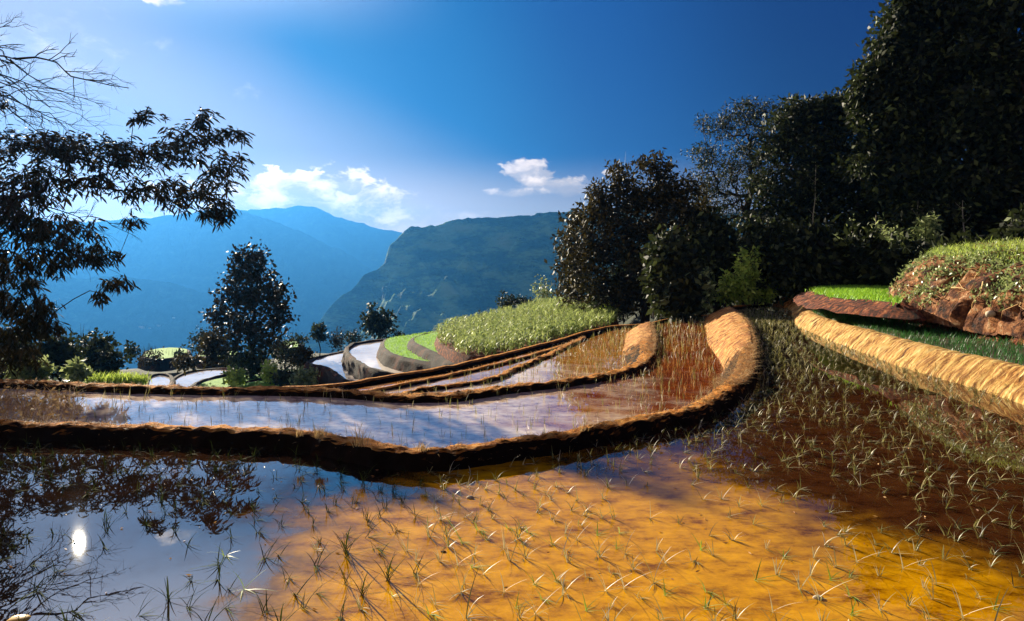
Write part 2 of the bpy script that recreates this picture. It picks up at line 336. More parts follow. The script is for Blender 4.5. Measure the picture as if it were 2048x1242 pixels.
# ------------------------------------------------------------------ mountains
def mountain(name, label, D, ridge, near, drop, amp, nscale, seed, cliff=0, back=.5, nx=240, ny=90, diag=.0, mat='mount'):
    ridge = np.array(ridge, float); px = np.linspace(ridge[0, 0], ridge[-1, 0], nx)
    py = np.interp(px, ridge[:, 0], ridge[:, 1]); py = py + fbm(np.stack([px / 22, px * 0, px * 0], 1), 4, seed) * 6
    top = np.array([dp(a, b, D) for a, b in zip(px, py)])
    kw = np.ones(61) / 61; zs_ = np.convolve(np.pad(top[:, 2], 30, mode='edge'), kw, 'valid')
    v = np.concatenate([np.linspace(-back, 0, 16)[:-1], np.linspace(0, 1, ny)]); V = []
    for k in v:
        s = 1 - (1 - near) * k if k > 0 else 1 - k * .5
        P = top.copy(); P[:, 0] *= s; P[:, 1] *= s
        z = top[:, 2] + (zs_ - top[:, 2]) * min(1, max(0, k) * 6)
        if k <= 0: z = z + drop * k * 1.2
        else: z = z - cliff * sstep(np.full_like(z, k), 0, .07) * 1 - (drop - cliff * 0) * k ** .9
        P[:, 2] = z
        q = np.stack([P[:, 0] / nscale + P[:, 1] / nscale * diag, P[:, 1] / nscale * .55 - P[:, 0] / nscale * diag * .3, z * 0 + seed], 1)
        P[:, 2] += (fbm(q, 6, seed, True) - .2) * amp * min(1, abs(k) * 7) * (1 if k > 0 else .5)
        V.append(P)
    V = np.array(V); g = Geo(); i = np.arange(len(v) - 1)[:, None] * nx; j = np.arange(nx - 1)[None]
    g.add(V.reshape(-1, 3), np.stack([i + j, i + nx + j, i + nx + j + 1, i + j + 1], -1).reshape(-1, 4))
    return tag(g.build(name, M[mat], smooth=True), label, None, None, 'structure')
mountain('mountain', 'blue cliff topped mountain behind the maize terrace', 1900,
         [(560, 740), (600, 690), (640, 642), (662, 610), (700, 580), (728, 548), (768, 530), (779, 492), (800, 470), (822, 454), (856, 454), (880, 446), (905, 440), (960, 437), (1020, 433), (1090, 425), (1140, 424), (1250, 415), (1400, 420), (1600, 440)],
           .62, 420, 150, 170, 3, cliff=75, diag=.8, nx=420, ny=160, mat='cliff')
mountain('mountain', 'palest far mountain ridge under the cumulus', 5600,
         [(250, 440), (400, 436), (480, 420), (560, 415), (620, 409), (665, 428), (720, 446), (800, 466), (900, 476), (1100, 480), (1500, 470)], .7, 1400, 260, 900, 9, nx=200)
mountain('mountain', 'middle blue mountain ridge beyond the left tree', 4300,
         [(-300, 500), (-60, 455), (60, 438), (170, 446), (280, 436), (400, 424), (470, 418), (520, 432), (600, 462), (700, 510), (800, 580), (900, 660)], .7, 1300, 200, 700, 21, nx=220)
mountain('mountain', 'low teal hill across the valley behind the left trees', 2900,
         [(-400, 480), (-100, 500), (60, 545), (160, 556), (235, 551), (320, 562), (430, 592), (520, 640), (640, 720)], .7, 520, 90, 420, 33, nx=220)

# ------------------------------------------------------------------ water sheets and bunds
def sheet(name, poly, z, m, label, kind='structure'):
    P = np.array([[p[0], p[1]] for p in poly]); me = bpy.data.meshes.new(name)
    me.from_pydata([(a, b, z) for a, b in P], [], [list(range(len(P)))]); me.update()
    if me.polygons[0].normal.z < 0: me.flip_normals()
    me.materials.append(m); o = bpy.data.objects.new(name, me); C.objects.link(o)
    return tag(o, label, None, None, kind)
def sweep(name, pts, prof, m, label, side=1, amp=.03, nsc=.35, step=.12, smooth=True, ridge=0):
    """prof(t) -> list of (offset, dz); side +1 puts the offsets on the left of the direction of travel"""
    P = crom(pts, step) if step else np.asarray(pts, float); L = np.concatenate([[0], np.cumsum(np.linalg.norm(np.diff(P, axis=0), axis=1))]); t = L / L[-1]
    d = np.gradient(P[:, :2], axis=0); d /= np.linalg.norm(d, axis=1)[:, None] + 1e-9; nrm = np.stack([-d[:, 1], d[:, 0]], 1) * side
    pr = np.array([prof(a) for a in t]); SB = 3
    pr = np.stack([pr[:, q] * (1 - f / SB) + pr[:, q + 1] * f / SB for q in range(pr.shape[1] - 1) for f in range(SB)] + [pr[:, -1]], 1); k = pr.shape[1]
    V = np.zeros((len(P), k, 3)); V[:, :, :2] = P[:, None, :2] + nrm[:, None] * pr[:, :, 0:1]; V[:, :, 2] = P[:, None, 2] + pr[:, :, 1]
    V = V.reshape(-1, 3); h = fbm(V / nsc, 6, 3); h2 = fbm(V / nsc, 6, 8)
    if ridge: rg = fbm(V / np.array([.9, .11, .9]), 4, 31, True); h = h + rg * ridge / amp; h2 = h2 - rg * ridge / amp
    keep = np.ones((len(P), k)); keep[:, 0] = .3; keep[:, -1] = .3; keep = keep.ravel()
    V[:, 2] += h * amp * keep; V[:, :2] += (np.repeat(nrm, k, 0) * (h2 * amp * 1.2 * keep)[:, None])
    g = Geo(); i = np.arange(len(P) - 1)[:, None] * k; j = np.arange(k - 1)[None]
    f = np.stack([i + j, i + k + j, i + k + j + 1, i + j + 1], -1).reshape(-1, 4)
    if side > 0: f = f[:, ::-1]
    g.add(V, f[:, ::-1]); o = g.build(name, m, smooth=smooth)
    return tag(o, label, None, None, 'structure'), P, nrm, t, V.reshape(len(P), k, 3)[:, ::SB]

def strawcover(SV, g, lift=.03, sub=4):
    n, k = SV.shape[:2]; R_ = [SV[:, q] * (1 - f / sub) + SV[:, q + 1] * f / sub for q in range(k - 1) for f in range(sub)] + [SV[:, -1]]
    V = np.stack(R_, 1); k = V.shape[1]; f = np.linspace(0, 1, k)[None, :, None]; t = np.linspace(0, 1, n)[:, None, None]
    e = np.minimum(1, np.minimum(f, 1 - f) * 5) * np.minimum(1, t * 5)
    V = V + np.array([0, 0, 1]) * (e * (lift + .03) - .03); q = V.reshape(-1, 3); V = V + (fbm(q / np.array([.5, .14, .5]), 5, 12).reshape(n, k, 1) * np.array([.07, .07, .10])) * e
    i = np.arange(n - 1)[:, None] * k; j = np.arange(k - 1)[None]
    g.add(V.reshape(-1, 3), np.stack([i + j, i + k + j, i + k + j + 1, i + j + 1], -1).reshape(-1, 4))
# foreground paddy
P1w = [(-900, 800), (-500, 845), (-200, 875), (0, 893), (150, 897), (330, 903), (560, 912), (640, 925), (700, 938), (760, 950), (830, 957), (900, 955), (980, 943), (1060, 930), (1150, 915), (1250, 892), (1350, 866),
       (1420, 842), (1478, 800), (1512, 762), (1518, 722), (1514, 685), (1502, 655), (1484, 636), (1466, 623)]
P1r = [(1566, 611), (1584, 622), (1594, 649), (1645, 674), (1703, 696), (1770, 722), (1838, 744), (1939, 774), (2048, 810), (2200, 865), (2500, 1000)]
P1w = [(a, b - 13 * float(1 - sstep(np.array(a * 1.), 1250, 1480))) for a, b in P1w]; w1 = W(P1w, 0); w1r = W(P1r, 0)
poly1 = [tuple(p[:2]) for p in crom(np.array(w1), .25)] + [tuple(gp(1500, 616, 0)[:2])] + [tuple(p[:2]) for p in crom(np.array(w1r), .25)] + [(8, -2), (8, -6), (-14, -6)]
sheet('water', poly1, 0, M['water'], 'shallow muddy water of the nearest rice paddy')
def lerp(a, b, t): return a + (b - a) * t
def prof1(t):
    e = float(sstep(np.array(t), .58, .78)); o = lerp(.34, 1.0, e)
    return [(-.03, -.15), (0, -.01), (.02, .08), (.05, .145), (.09, .165), (.16, .17), (.25, .155), (.30 + o * .25, .08), (.38 + o * .6, -.15), (.38 + o, -.47), (.5 + o, -.9)]
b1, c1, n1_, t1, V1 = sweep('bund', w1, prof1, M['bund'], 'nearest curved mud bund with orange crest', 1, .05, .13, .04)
# straw slope laid on the sunlit outer side of the first bund where it turns away
e0 = int(np.searchsorted(t1, .56)); SV = V1[e0:, 4:11]; g = Geo()
strawcover(SV, g)
tag(g.build('bank', M['straw'], smooth=True), 'straw covered slope below the turn of the nearest bund', None, None, 'structure')

# second paddy
z2 = -.45
P2f = [(-900, 740), (-400, 765), (-100, 780), (60, 786), (145, 790), (362, 797), (550, 799), (688, 804), (775, 812), (850, 813), (920, 810), (1001, 798), (1060, 790), (1149, 780), (1199, 769), (1250, 755), (1290, 738), (1309, 720), (1316, 690), (1312, 665), (1308, 652)]
P2f = [(a, b - 7 * float(1 - sstep(np.array(a * 1.), 1150, 1300))) for a, b in P2f]; w2 = W(P2f, z2); p2f = crom(np.array(w2), .3)
far2 = [gp(1345, 642, z2), gp(1388, 638, z2), gp(1440, 634, z2)]
poly2 = [tuple(p[:2]) for p in p2f] + [tuple(p[:2]) for p in far2] + [tuple((p + np.append(q, 0) * .5)[:2]) for p, q in list(zip(c1, n1_))[::-4]]
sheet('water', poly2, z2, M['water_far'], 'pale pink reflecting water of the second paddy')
def prof2(t):
    e = float(sstep(np.array(t), .70, .86)); o = lerp(.3, .75, e)
    return [(-.03, -.12), (0, 0), (.02, .07), (.05, .11), (.10, .125), (.20, .13), (.28, .115), (.30 + o * .4, .03), (.36 + o, -.32), (.5 + o, -2.2 + 1.2 * e)]
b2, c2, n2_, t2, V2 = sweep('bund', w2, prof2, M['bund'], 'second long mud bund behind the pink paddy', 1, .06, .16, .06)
e0 = int(np.searchsorted(t2, .80)); g = Geo(); strawcover(V2[e0:, 4:10], g)
tag(g.build('bank', M['straw'], smooth=True), 'straw slope beside the golden third paddy', None, None, 'structure')

# third and narrower paddies
z3, z4, z5 = -.8, -1.0, -1.2
L3 = [(700, 812), (769, 802), (850, 785), (930, 773), (994, 762), (1040, 742), (1085, 722), (1125, 703), (1155, 688), (1175, 678)]
w3 = W(L3, z3)
poly3 = [tuple(p[:2]) for p in crom(np.array(w3), .3)] + [tuple(gp(*q, z3)[:2]) for q in ((1215, 664), (1260, 656), (1300, 654), (1330, 655))] + [tuple(p[:2] + q * .3) for p, q in list(zip(c2, n2_))[::-3] if p[0] > -3.5]
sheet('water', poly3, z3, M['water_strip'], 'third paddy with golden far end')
def prof3(t): return [(-.03, -.1), (0, 0), (.03, .05), (.08, .075), (.15, .08), (.22, .07), (.34, -.02), (.5, -.28), (.7, -.8)]
b3, c3, n3_, t3, V3 = sweep('bund', w3, prof3, M['bund'], 'thin brown bund between third and fourth paddies', 1, .08, .2, .08)
L4 = [(600, 800), (690, 794), (743, 787), (808, 775), (904, 755), (1001, 732), (1078, 711), (1130, 695), (1165, 682)]
w4 = W(L4, z4)
poly4 = [tuple(p[:2]) for p in crom(np.array(w4), .3)] + [tuple(gp(1180, 680, z4)[:2])] + [tuple(p[:2] + q * .2) for p, q in list(zip(c3, n3_))[::-3]]
sheet('water', poly4, z4, M['water_strip'], 'long white strip of water in the fourth paddy')
b4, c4, n4_, t4, V4 = sweep('bund', w4, lambda t: [(-.03, -.1), (0, 0), (.04, .05), (.10, .075), (.18, .08), (.25, .05), (.4, -.2), (.5, -.6)], M['bund'], 'thin dark bund above the sliver of water', 1, .04, .3, .12)
L5 = [(480, 796), (600, 788), (700, 779), (780, 765), (900, 745), (1000, 721), (1078, 701), (1130, 687), (1165, 677)]
w5 = W(L5, z5)
poly5 = [tuple(p[:2]) for p in crom(np.array(w5), .3)] + [tuple(p[:2] + q * .2) for p, q in list(zip(c4, n4_))[::-3]]
sheet('water', poly5, z5, M['water_strip'], 'narrow outermost sliver of water')
# outer bund that runs behind all paddies up to the brown mound
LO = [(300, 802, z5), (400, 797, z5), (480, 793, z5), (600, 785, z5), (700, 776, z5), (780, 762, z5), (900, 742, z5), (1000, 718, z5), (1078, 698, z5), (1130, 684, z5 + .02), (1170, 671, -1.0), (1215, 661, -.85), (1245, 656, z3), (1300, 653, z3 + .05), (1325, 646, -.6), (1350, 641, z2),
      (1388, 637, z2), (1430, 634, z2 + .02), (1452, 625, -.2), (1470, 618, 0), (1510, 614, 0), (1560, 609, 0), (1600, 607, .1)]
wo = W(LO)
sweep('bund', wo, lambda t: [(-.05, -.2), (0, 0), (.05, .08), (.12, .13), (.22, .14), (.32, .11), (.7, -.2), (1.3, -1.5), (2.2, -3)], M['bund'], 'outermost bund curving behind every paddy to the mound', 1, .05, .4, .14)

# ------------------------------------------------------------------ terraces on the knoll (crescents)
def terrace(name, px, z, m, wall, depth, label, rim=.0, flare=.35, pre=None, wlabel=None):
    P = np.array([gp(a, b, z) if pre is None else pre(a, b) for a, b in px]); P = np.vstack([P, P[:1]])
    Q = crom(P, .12)[:-1]; area = np.sum(Q[:, 0] * np.roll(Q[:, 1], -1) - np.roll(Q[:, 0], -1) * Q[:, 1])
    if area < 0: Q = Q[::-1]
    o = sheet(name, Q, z, m, label)
    d = np.roll(Q, -1, 0) - np.roll(Q, 1, 0); d = d[:, :2] / (np.linalg.norm(d[:, :2], axis=1)[:, None] + 1e-9); out_ = np.stack([d[:, 1], -d[:, 0]], 1)
    prof = [(-.05, -.05), (0, rim), (.18 if rim else .05, rim + .01), (.3, rim - .12), (.3 + flare * .4, -depth * .45), (.3 + flare, -depth)]
    V = np.zeros((len(Q), len(prof), 3))
    for q, (a, b) in enumerate(prof): V[:, q, :2] = Q[:, :2] + out_ * a; V[:, q, 2] = z + b
    V = np.stack([V[:, q] * (1 - f / 4) + V[:, q + 1] * f / 4 for q in range(len(prof) - 1) for f in range(4)] + [V[:, -1]], 1); k = V.shape[1]
    V = V.reshape(-1, 3); h = fbm(V / .6, 6, 5); V[:, 2] += h * .10 * (np.tile(np.arange(k), len(Q)) > 3); V[:, :2] += np.repeat(out_, k, 0) * (fbm(V / .6, 6, 9) * .14)[:, None]
    i = np.arange(len(Q))[:, None] * k; i2 = ((np.arange(len(Q)) + 1) % len(Q))[:, None] * k; j = np.arange(k - 1)[None]
    g = Geo(); g.add(V, np.stack([i + j, i + j + 1, i2 + j + 1, i2 + j], -1).reshape(-1, 4)[:, ::-1])
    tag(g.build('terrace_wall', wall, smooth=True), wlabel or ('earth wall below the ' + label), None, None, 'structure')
    return Q
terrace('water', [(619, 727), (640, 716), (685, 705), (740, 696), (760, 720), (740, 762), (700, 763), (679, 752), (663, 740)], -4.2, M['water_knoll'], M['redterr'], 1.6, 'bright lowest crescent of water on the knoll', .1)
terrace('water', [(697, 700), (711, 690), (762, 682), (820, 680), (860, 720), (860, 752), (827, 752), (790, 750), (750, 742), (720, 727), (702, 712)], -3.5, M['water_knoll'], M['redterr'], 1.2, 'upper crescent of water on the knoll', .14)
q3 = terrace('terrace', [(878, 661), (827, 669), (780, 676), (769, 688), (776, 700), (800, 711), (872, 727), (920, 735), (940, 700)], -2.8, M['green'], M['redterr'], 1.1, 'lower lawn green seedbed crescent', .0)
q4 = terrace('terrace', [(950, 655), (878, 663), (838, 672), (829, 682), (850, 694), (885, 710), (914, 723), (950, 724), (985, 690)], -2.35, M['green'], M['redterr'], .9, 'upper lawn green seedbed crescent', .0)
# maize slope: sheet with its own relief
MZ = [(874, 672, -1.9), (880, 688, -1.9), (905, 702, -1.9), (945, 714, -1.9), (985, 714, -1.9), (1040, 703, -1.75), (1100, 691, -1.6), (1160, 672, -1.4), (1215, 655, -1.1), (1235, 640, -.9), (1215, 622, -.65), (1180, 612, -.5), (1140, 607, -.55), (1080, 613, -.8), (1010, 629, -1.3), (950, 643, -1.6), (905, 654, -1.8)]
mz = np.array(W(MZ)); ctr = mz.mean(0)
mq = crom(np.vstack([mz, mz[:1]]), .5)[:-1]
def mzz(x, y):
    d2 = (x[:, None] - mz[None, :, 0]) ** 2 + (y[:, None] - mz[None, :, 1]) ** 2 + .3; wt = d2 ** -1.5; return (wt * mz[None, :, 2]).sum(1) / wt.sum(1)
g = Geo(); K = 12; V = []
for k in range(K): V.append(ctr[None] * (1 - k / (K - 1)) + mq * k / (K - 1))
V = np.vstack(V); V[:, 2] = mzz(V[:, 0], V[:, 1]); n = len(mq)
V2_ = mq.copy(); dd = mq - ctr; dd[:, 2] = 0; dd /= np.linalg.norm(dd, axis=1)[:, None]; V2_ += dd * .3 + fbm(mq / .8, 3)[:, None] * dd * .3; V2_[:, 2] -= .9; V3_ = V2_ + dd * .6; V3_[:, 2] -= 1.8
V = np.vstack([V, V2_, V3_]); i = np.arange(K + 1)[:, None] * n; j = np.arange(n)[None]; j2 = (j + 1) % n
g.add(V, np.stack([i + j, i + n + j, i + n + j2, i + j2], -1).reshape(-1, 4))
tag(g.build('terrace', M['red'], smooth=True), 'red earth slope under the maize', None, None, 'structure')

# lower left terraces
for idx, (pp, z, mm, lab) in enumerate((
        ([(296, 776), (300, 757), (318, 750), (338, 754), (340, 765), (328, 778)], -6.6, 'water_far', 'small round white pond left of the slender tree'),
        ([(345, 778), (350, 760), (378, 746), (430, 739), (462, 741), (440, 752), (395, 765), (372, 780)], -6.9, 'water_far', 'curved white pond left of the slender tree'),
        ([(380, 782), (410, 764), (460, 753), (520, 748), (540, 754), (480, 764), (430, 782)], -6.5, 'green', 'yellow green terrace left of the slender tree'),
        ([(440, 784), (480, 768), (560, 757), (600, 755), (620, 768), (560, 784)], -6.0, 'green', 'yellow green terrace behind the slender tree'),
        ([(286, 712), (300, 700), (340, 695), (372, 698), (370, 708), (320, 718)], -8.0, 'green', 'small bright green terrace far left'),
        ([(395, 712), (410, 702), (450, 700), (480, 706), (450, 712)], -7.6, 'green', 'little green terrace behind the slender tree'),
        ([(555, 690), (570, 682), (590, 682), (600, 692), (575, 696)], -7.4, 'green', 'little green patch right of the slender tree'))):
    terrace('water' if mm == 'water_far' else 'terrace', pp, z, M['water_knoll' if mm == 'water_far' else mm], M['redterr'], 1.4, lab, .12 if mm == 'water_far' else 0)

# ------------------------------------------------------------------ right bank, seedbed strip, red bank, upper terrace
wr = [p.copy() for p in w1r][::-1]         # travel from the viewer to the far end, bank on the right
def pb(t): return [(-.1, -.25), (0, -.02), (.05, .06), (.15, .15), (.26, .25), (.37, .35), (.42, .38), (.60, .39)]
bk, cb, nb, tb, Vb = sweep('bank', wr, pb, M['bank'], 'sunlit yellow clay bank along the right side of the paddy', -1, .045, .3, .04, ridge=.05)
def ps(t): e = 1 - .35 * t; return [(.54, .30), (.60, .41), (1.0, .43), (1.5 * e + .2, .46), (1.9 * e + .2, .50)]
st, cs, ns, ts, Vs = sweep('terrace', wr, ps, M['mudstrip'], 'muddy ledge of dark green seedlings above the clay bank', -1, .03, .4, .15)
def pr_(t): e = 1 - .35 * t; b = 1.9 * e + .15; return [(b, .40), (b + .05, .52), (b + .3, .66), (b + .55, .78), (b + .8, .90), (b + 1.05, .98), (b + 1.5, 1.02), (b + 3.5, 1.04), (b + 7, 1.06)]
rb, crb, nrb, trb, Vr = sweep('bank', wr, pr_, M['red'], 'rough red earth bank above the seedling ledge', -1, .16, .5, .06, ridge=.13)
terrace('terrace', [(1622, 583), (1640, 577), (1700, 574), (1790, 577), (1800, 606), (1770, 603), (1700, 598), (1650, 592)], 1.09, M['green'], M['red'], .32, 'bright green lawn terrace below the right forest')
# stony bank with plants at the right edge
rk = [dp(2500, 700, 9.5), dp(2250, 672, 11.2), dp(2048, 646, 12.8), dp(1970, 636, 13.8), (dp(1880, 622, 15.2)), dp(1815, 608, 17), dp(1792, 598, 19), dp(1800, 590, 22), dp(1850, 585, 26)]
rkb, crk, nrk, trk, Vk = sweep('bank', rk, lambda t: [(-.1, -.3), (0, 0), (.2, .3), (.45, .62), (.75, .92), (1.1, 1.12), (1.6, 1.22), (3.0, 1.3), (8, 1.6), (14, 2.0)], M['rock'], 'stony bank with overhanging plants at the right edge', -1, .30, .6, .06, ridge=.16)

# ------------------------------------------------------------------ haze
HB = [(-6300, 6300), (-6300, 6300), (-440, 720)]
HZ = dict(color=(.027, .148, .40), dens=1.85e-4, aniso=.57)
def haze():
    bpy.context.view_layer.update(); zs = [v for o in bpy.context.scene.objects if o.type == 'MESH' for c in o.bound_box for v in [(o.matrix_world @ Vector(c)).z]]
    x, y, z = HB[0], HB[1], (min(zs) - 1, max(zs) + 12); g = Geo()
    V = [(a, b, c) for c in z for b in y for a in x]
    g.add(V, [[0, 2, 3, 1], [4, 5, 7, 6], [0, 1, 5, 4], [2, 6, 7, 3], [0, 4, 6, 2], [1, 3, 7, 5]])
    m = bpy.data.materials.new('haze'); m.use_nodes = True; t = m.node_tree; t.nodes.clear()
    v = t.nodes.new('ShaderNodeVolumePrincipled'); v.inputs['Color'].default_value = (*HZ['color'], 1); v.inputs['Density'].default_value = HZ['dens']; v.inputs['Anisotropy'].default_value = HZ['aniso']
    o = t.nodes.new('ShaderNodeOutputMaterial'); t.links.new(v.outputs[0], o.inputs['Volume'])
    try: m.cycles.homogeneous_volume = True
    except Exception: pass
    tag(g.build('haze', m), 'blue valley haze', None, None, 'stuff')

# ------------------------------------------------------------------ vegetation helpers
bpy.context.view_layer.update(); DG = bpy.context.evaluated_depsgraph_get()
from mathutils import Vector
def hit(px, py, D=60, far=150):
    d = ray(px, py); d = d / np.linalg.norm(d); o_ = np.array([0, 0, CH]) + d * (.72 * D / d[1] if far < 200 else 150)
    ok, loc, *_ = bpy.context.scene.ray_cast(DG, Vector(o_), Vector(d))
    if ok and loc.y < (min(far, 1.5 * D) if far < 200 else far): return np.array(loc)
    return dp(px, py, D)
def unit(v): return v / (np.linalg.norm(v, axis=-1, keepdims=True) + 1e-9)
def leaves(g, P, Dr, L, Wd, lance=False):
    """leaf-shaped faces: P bases, Dr directions"""
    n = len(P); s = unit(np.cross(Dr, rng.normal(size=(n, 3)))); L = np.broadcast_to(L, n)[:, None]; Wd = np.broadcast_to(Wd, n)[:, None]
    nn = np.cross(s, Dr)
    if lance:
        dr = np.array([[0, 0, -1.]])
        a = P + Dr * L * .33 + dr * L * .02; b = P + Dr * L * .7 + dr * L * .10; t = P + Dr * L + dr * L * .24
        V = np.stack([P, a + s * Wd * .42, a - s * Wd * .42, b + s * Wd * .5, b - s * Wd * .5, t], 1)
        k = np.arange(n)[:, None] * 6
        g.add(V.reshape(-1, 3), k + np.array([[0, 2, 1]]), k + np.array([[3, 4, 5]])); g.F.setdefault(4, []).append(k + np.array([[1, 2, 4, 3]]) + g.n - n * 6)
    else:
        m = P + Dr * L * .5 + nn * Wd * .18
        V = np.stack([P, m + s * Wd * .5, P + Dr * L, m - s * Wd * .5], 1); k = np.arange(n)[:, None] * 4
        g.add(V.reshape(-1, 3), k + np.array([[0, 1, 2, 3]]))
def blades(g, P, az_, lean, bend, L, Wd, seg=3, taper=True):
    n = len(P); bc = lambda v: np.broadcast_to(v, n).astype(float)
    az_, lean, bend, L, Wd = map(bc, (az_, lean, bend, L, Wd)); h = np.stack([np.sin(az_), np.cos(az_), 0 * az_], 1); s = np.stack([np.cos(az_), -np.sin(az_), 0 * az_], 1)
    p = P.copy(); rows = []
    for k in range(seg + 1):
        wd = Wd * (1 - (k / seg) ** 1.6 * .85 if taper else 1) * (.6 if k == 0 else 1)
        rows += [p - s * wd[:, None] / 2, p + s * wd[:, None] / 2]
        an = lean + bend * (k + .5) / seg
        p = p + (h * np.sin(an)[:, None] + np.array([[0, 0, 1.]]) * np.cos(an)[:, None]) * (L / seg)[:, None]
    V = np.stack(rows, 1); m = 2 * (seg + 1); k = np.arange(n)[:, None] * m
    F_ = np.concatenate([k + np.array([[2 * q, 2 * q + 1, 2 * q + 3, 2 * q + 2]]) for q in range(seg)])
    g.add(V.reshape(-1, 3), F_)

def skeleton(g, base, fork, tips, r0, pale=False, curve=.12, minr=.008):
    """trunk from base to fork, then branches that reach every cluster; thickness follows what each piece carries"""
    n0 = 6; tr = [base + (fork - base) * k / n0 + (rng.normal(size=3) * np.array([.02, .02, 0]) * np.linalg.norm(fork - base) if 0 < k < n0 else 0) for k in range(n0 + 1)]
    nodes = list(tr); par = [-1] + list(range(n0)); order = np.argsort(np.linalg.norm(tips - fork, axis=1))
    cap = n0 + 1
    N = np.zeros((len(nodes) + 3 * len(tips), 3)); N[:len(nodes)] = nodes; cnt = len(nodes); dist = np.zeros(len(N))
    for k in range(1, cnt): dist[k] = dist[k - 1] + np.linalg.norm(N[k] - N[k - 1])
    for q in order:
        p = tips[q]; d = np.linalg.norm(N[2:cnt] - p, axis=1) + .35 * dist[2:cnt] * 0 + .6 * np.maximum(0, N[2:cnt, 2] - p[2]); a = int(np.argmin(d)) + 2
        A = N[a]; ln = np.linalg.norm(p - A)
        for f in (.4, .75, 1.0):
            N[cnt] = A + (p - A) * f + (rng.normal(size=3) * curve * ln * .5 + np.array([0, 0, curve * ln * (f - f * f) * 3]) if f < 1 else 0)
            par.append(a if f == .4 else cnt - 1); cnt += 1
    load = np.zeros(cnt); load[cap:] = .34
    for k in range(cnt - 1, 0, -1): load[par[k]] += load[k]
    rad = np.maximum(minr, r0 * (load / load[0]) ** .5)
    ch = {}
    for k in range(1, cnt): ch.setdefault(par[k], []).append(k)
    st_ = [(0, None)]
    stack = [[0]]
    while stack:
        path = stack.pop(); k = path[-1]
        while k in ch:
            cs_ = sorted(ch[k], key=lambda c: -load[c])
            for c in cs_[1:]: stack.append([k, c])
            k = cs_[0]; path.append(k)
        r = rad[path].copy()
        if len(path) > 1 and path[0] != 0: r[0] = r[1]
        if path[0] == 0: r[0] *= 1.35
        tube(g, N[path], r, 7 if r[0] > .05 else 4)
    return
def in_blobs(blobs, shell=.6):
    o = []
    for (px, py, rx, ry, D, n) in blobs:
        v = unit(rng.normal(size=(n, 3))); v *= (rng.random((n, 1)) ** (shell / 1.5))
        c = dp(px, py, D); o.append(c + v * np.array([rx * D / F, (rx + ry) / 2 * D / F, ry * D / F]))
    return np.vstack(o)
def tree(name, label, blobs, base, fork, leaf, per, sig, lm, r0=.2, bm='bark', cat='tree', droop=.3, lance=False, group=None, minr=.012, shell=.6, whorl=False, flat=1.0, mul=1.0):
    base = np.asarray(base, float); fork = np.asarray(fork, float)
    T_ = in_blobs([(*b_[:5], int(b_[5] * mul)) for b_ in blobs], shell); root = thing(name, label, cat, base, group)
    g = Geo(); skeleton(g, base, fork, T_, r0, minr=minr)
    for v in g.V: v -= base
    g.build('trunk', M[bm], root, True)
    n = len(T_) * per; idx = np.repeat(np.arange(len(T_)), per)
    if whorl:
        P = T_[idx] + rng.normal(size=(n, 3)) * sig; a = rng.random(n) * 2 * math.pi; out_ = unit(T_ - (T_.mean(0)))[idx]
        Dr = unit(np.stack([np.cos(a), np.sin(a), rng.normal(size=n) * .45 - droop], 1) + out_ * .45)
    else:
        P = T_[idx] + np.clip(rng.normal(size=(n, 3)), -1.7, 1.7) * sig * np.array([1, 1, flat]); Dr = unit(rng.normal(size=(n, 3)) + np.array([0, 0, -droop]) + unit(P - T_[idx]) * .6)
    L = leaf[0] * (.6 + .8 * rng.random(n)); g = Geo(); leaves(g, P - base, Dr, L, leaf[1] * L / leaf[0], lance)
    g.build('crown', M[lm], root)
    return root

# ------------------------------------------------------------------ left chestnut-like tree, trunk outside the frame
DL = 24
bl = [(60, 292, 100, 36, DL, 60), (185, 300, 90, 34, DL, 52), (290, 305, 80, 34, DL + .6, 44), (380, 285, 52, 40, DL, 34), (408, 236, 18, 22, DL, 9), (300, 232, 26, 8, DL, 7), (272, 236, 10, 6, DL, 3), (462, 270, 34, 13, DL, 13), (455, 335, 38, 34, DL, 22),
      (395, 385, 74, 40, DL, 42), (440, 428, 38, 18, DL, 16), (300, 385, 90, 30, DL + .3, 26), (250, 440, 36, 12, DL, 5), (180, 352, 90, 34, DL, 30), (60, 372, 90, 50, DL, 62), (20, 440, 70, 50, DL, 60), (110, 460, 90, 36, DL, 52), (180, 508, 60, 24, DL, 28),
      (236, 566, 38, 9, DL, 10), (203, 592, 12, 12, DL, 5), (70, 520, 90, 32, DL, 46), (30, 575, 60, 36, DL, 34), (60, 612, 60, 26, DL, 30), (20, 655, 60, 30, DL, 34), (90, 650, 34, 18, DL, 14), (30, 710, 60, 30, DL, 30), (-70, 60, 50, 100, DL, 60), (-40, 205, 44, 50, DL, 40), (-20, -90, 90, 70, DL, 70), (-60, 330, 80, 90, DL, 70), (-90, 480, 90, 110, DL, 70), (-200, 250, 160, 150, DL, 70)]
tree('broadleaf_tree', 'large whorled leaf tree reaching in from the left edge over the paddies', bl, [-22.6, 24.2, -4.2], dp(-240, 420, DL), (.27, .052), 11, .085, 'chest', .14, lance=True, whorl=True, droop=.5, minr=.008, mul=1.5)

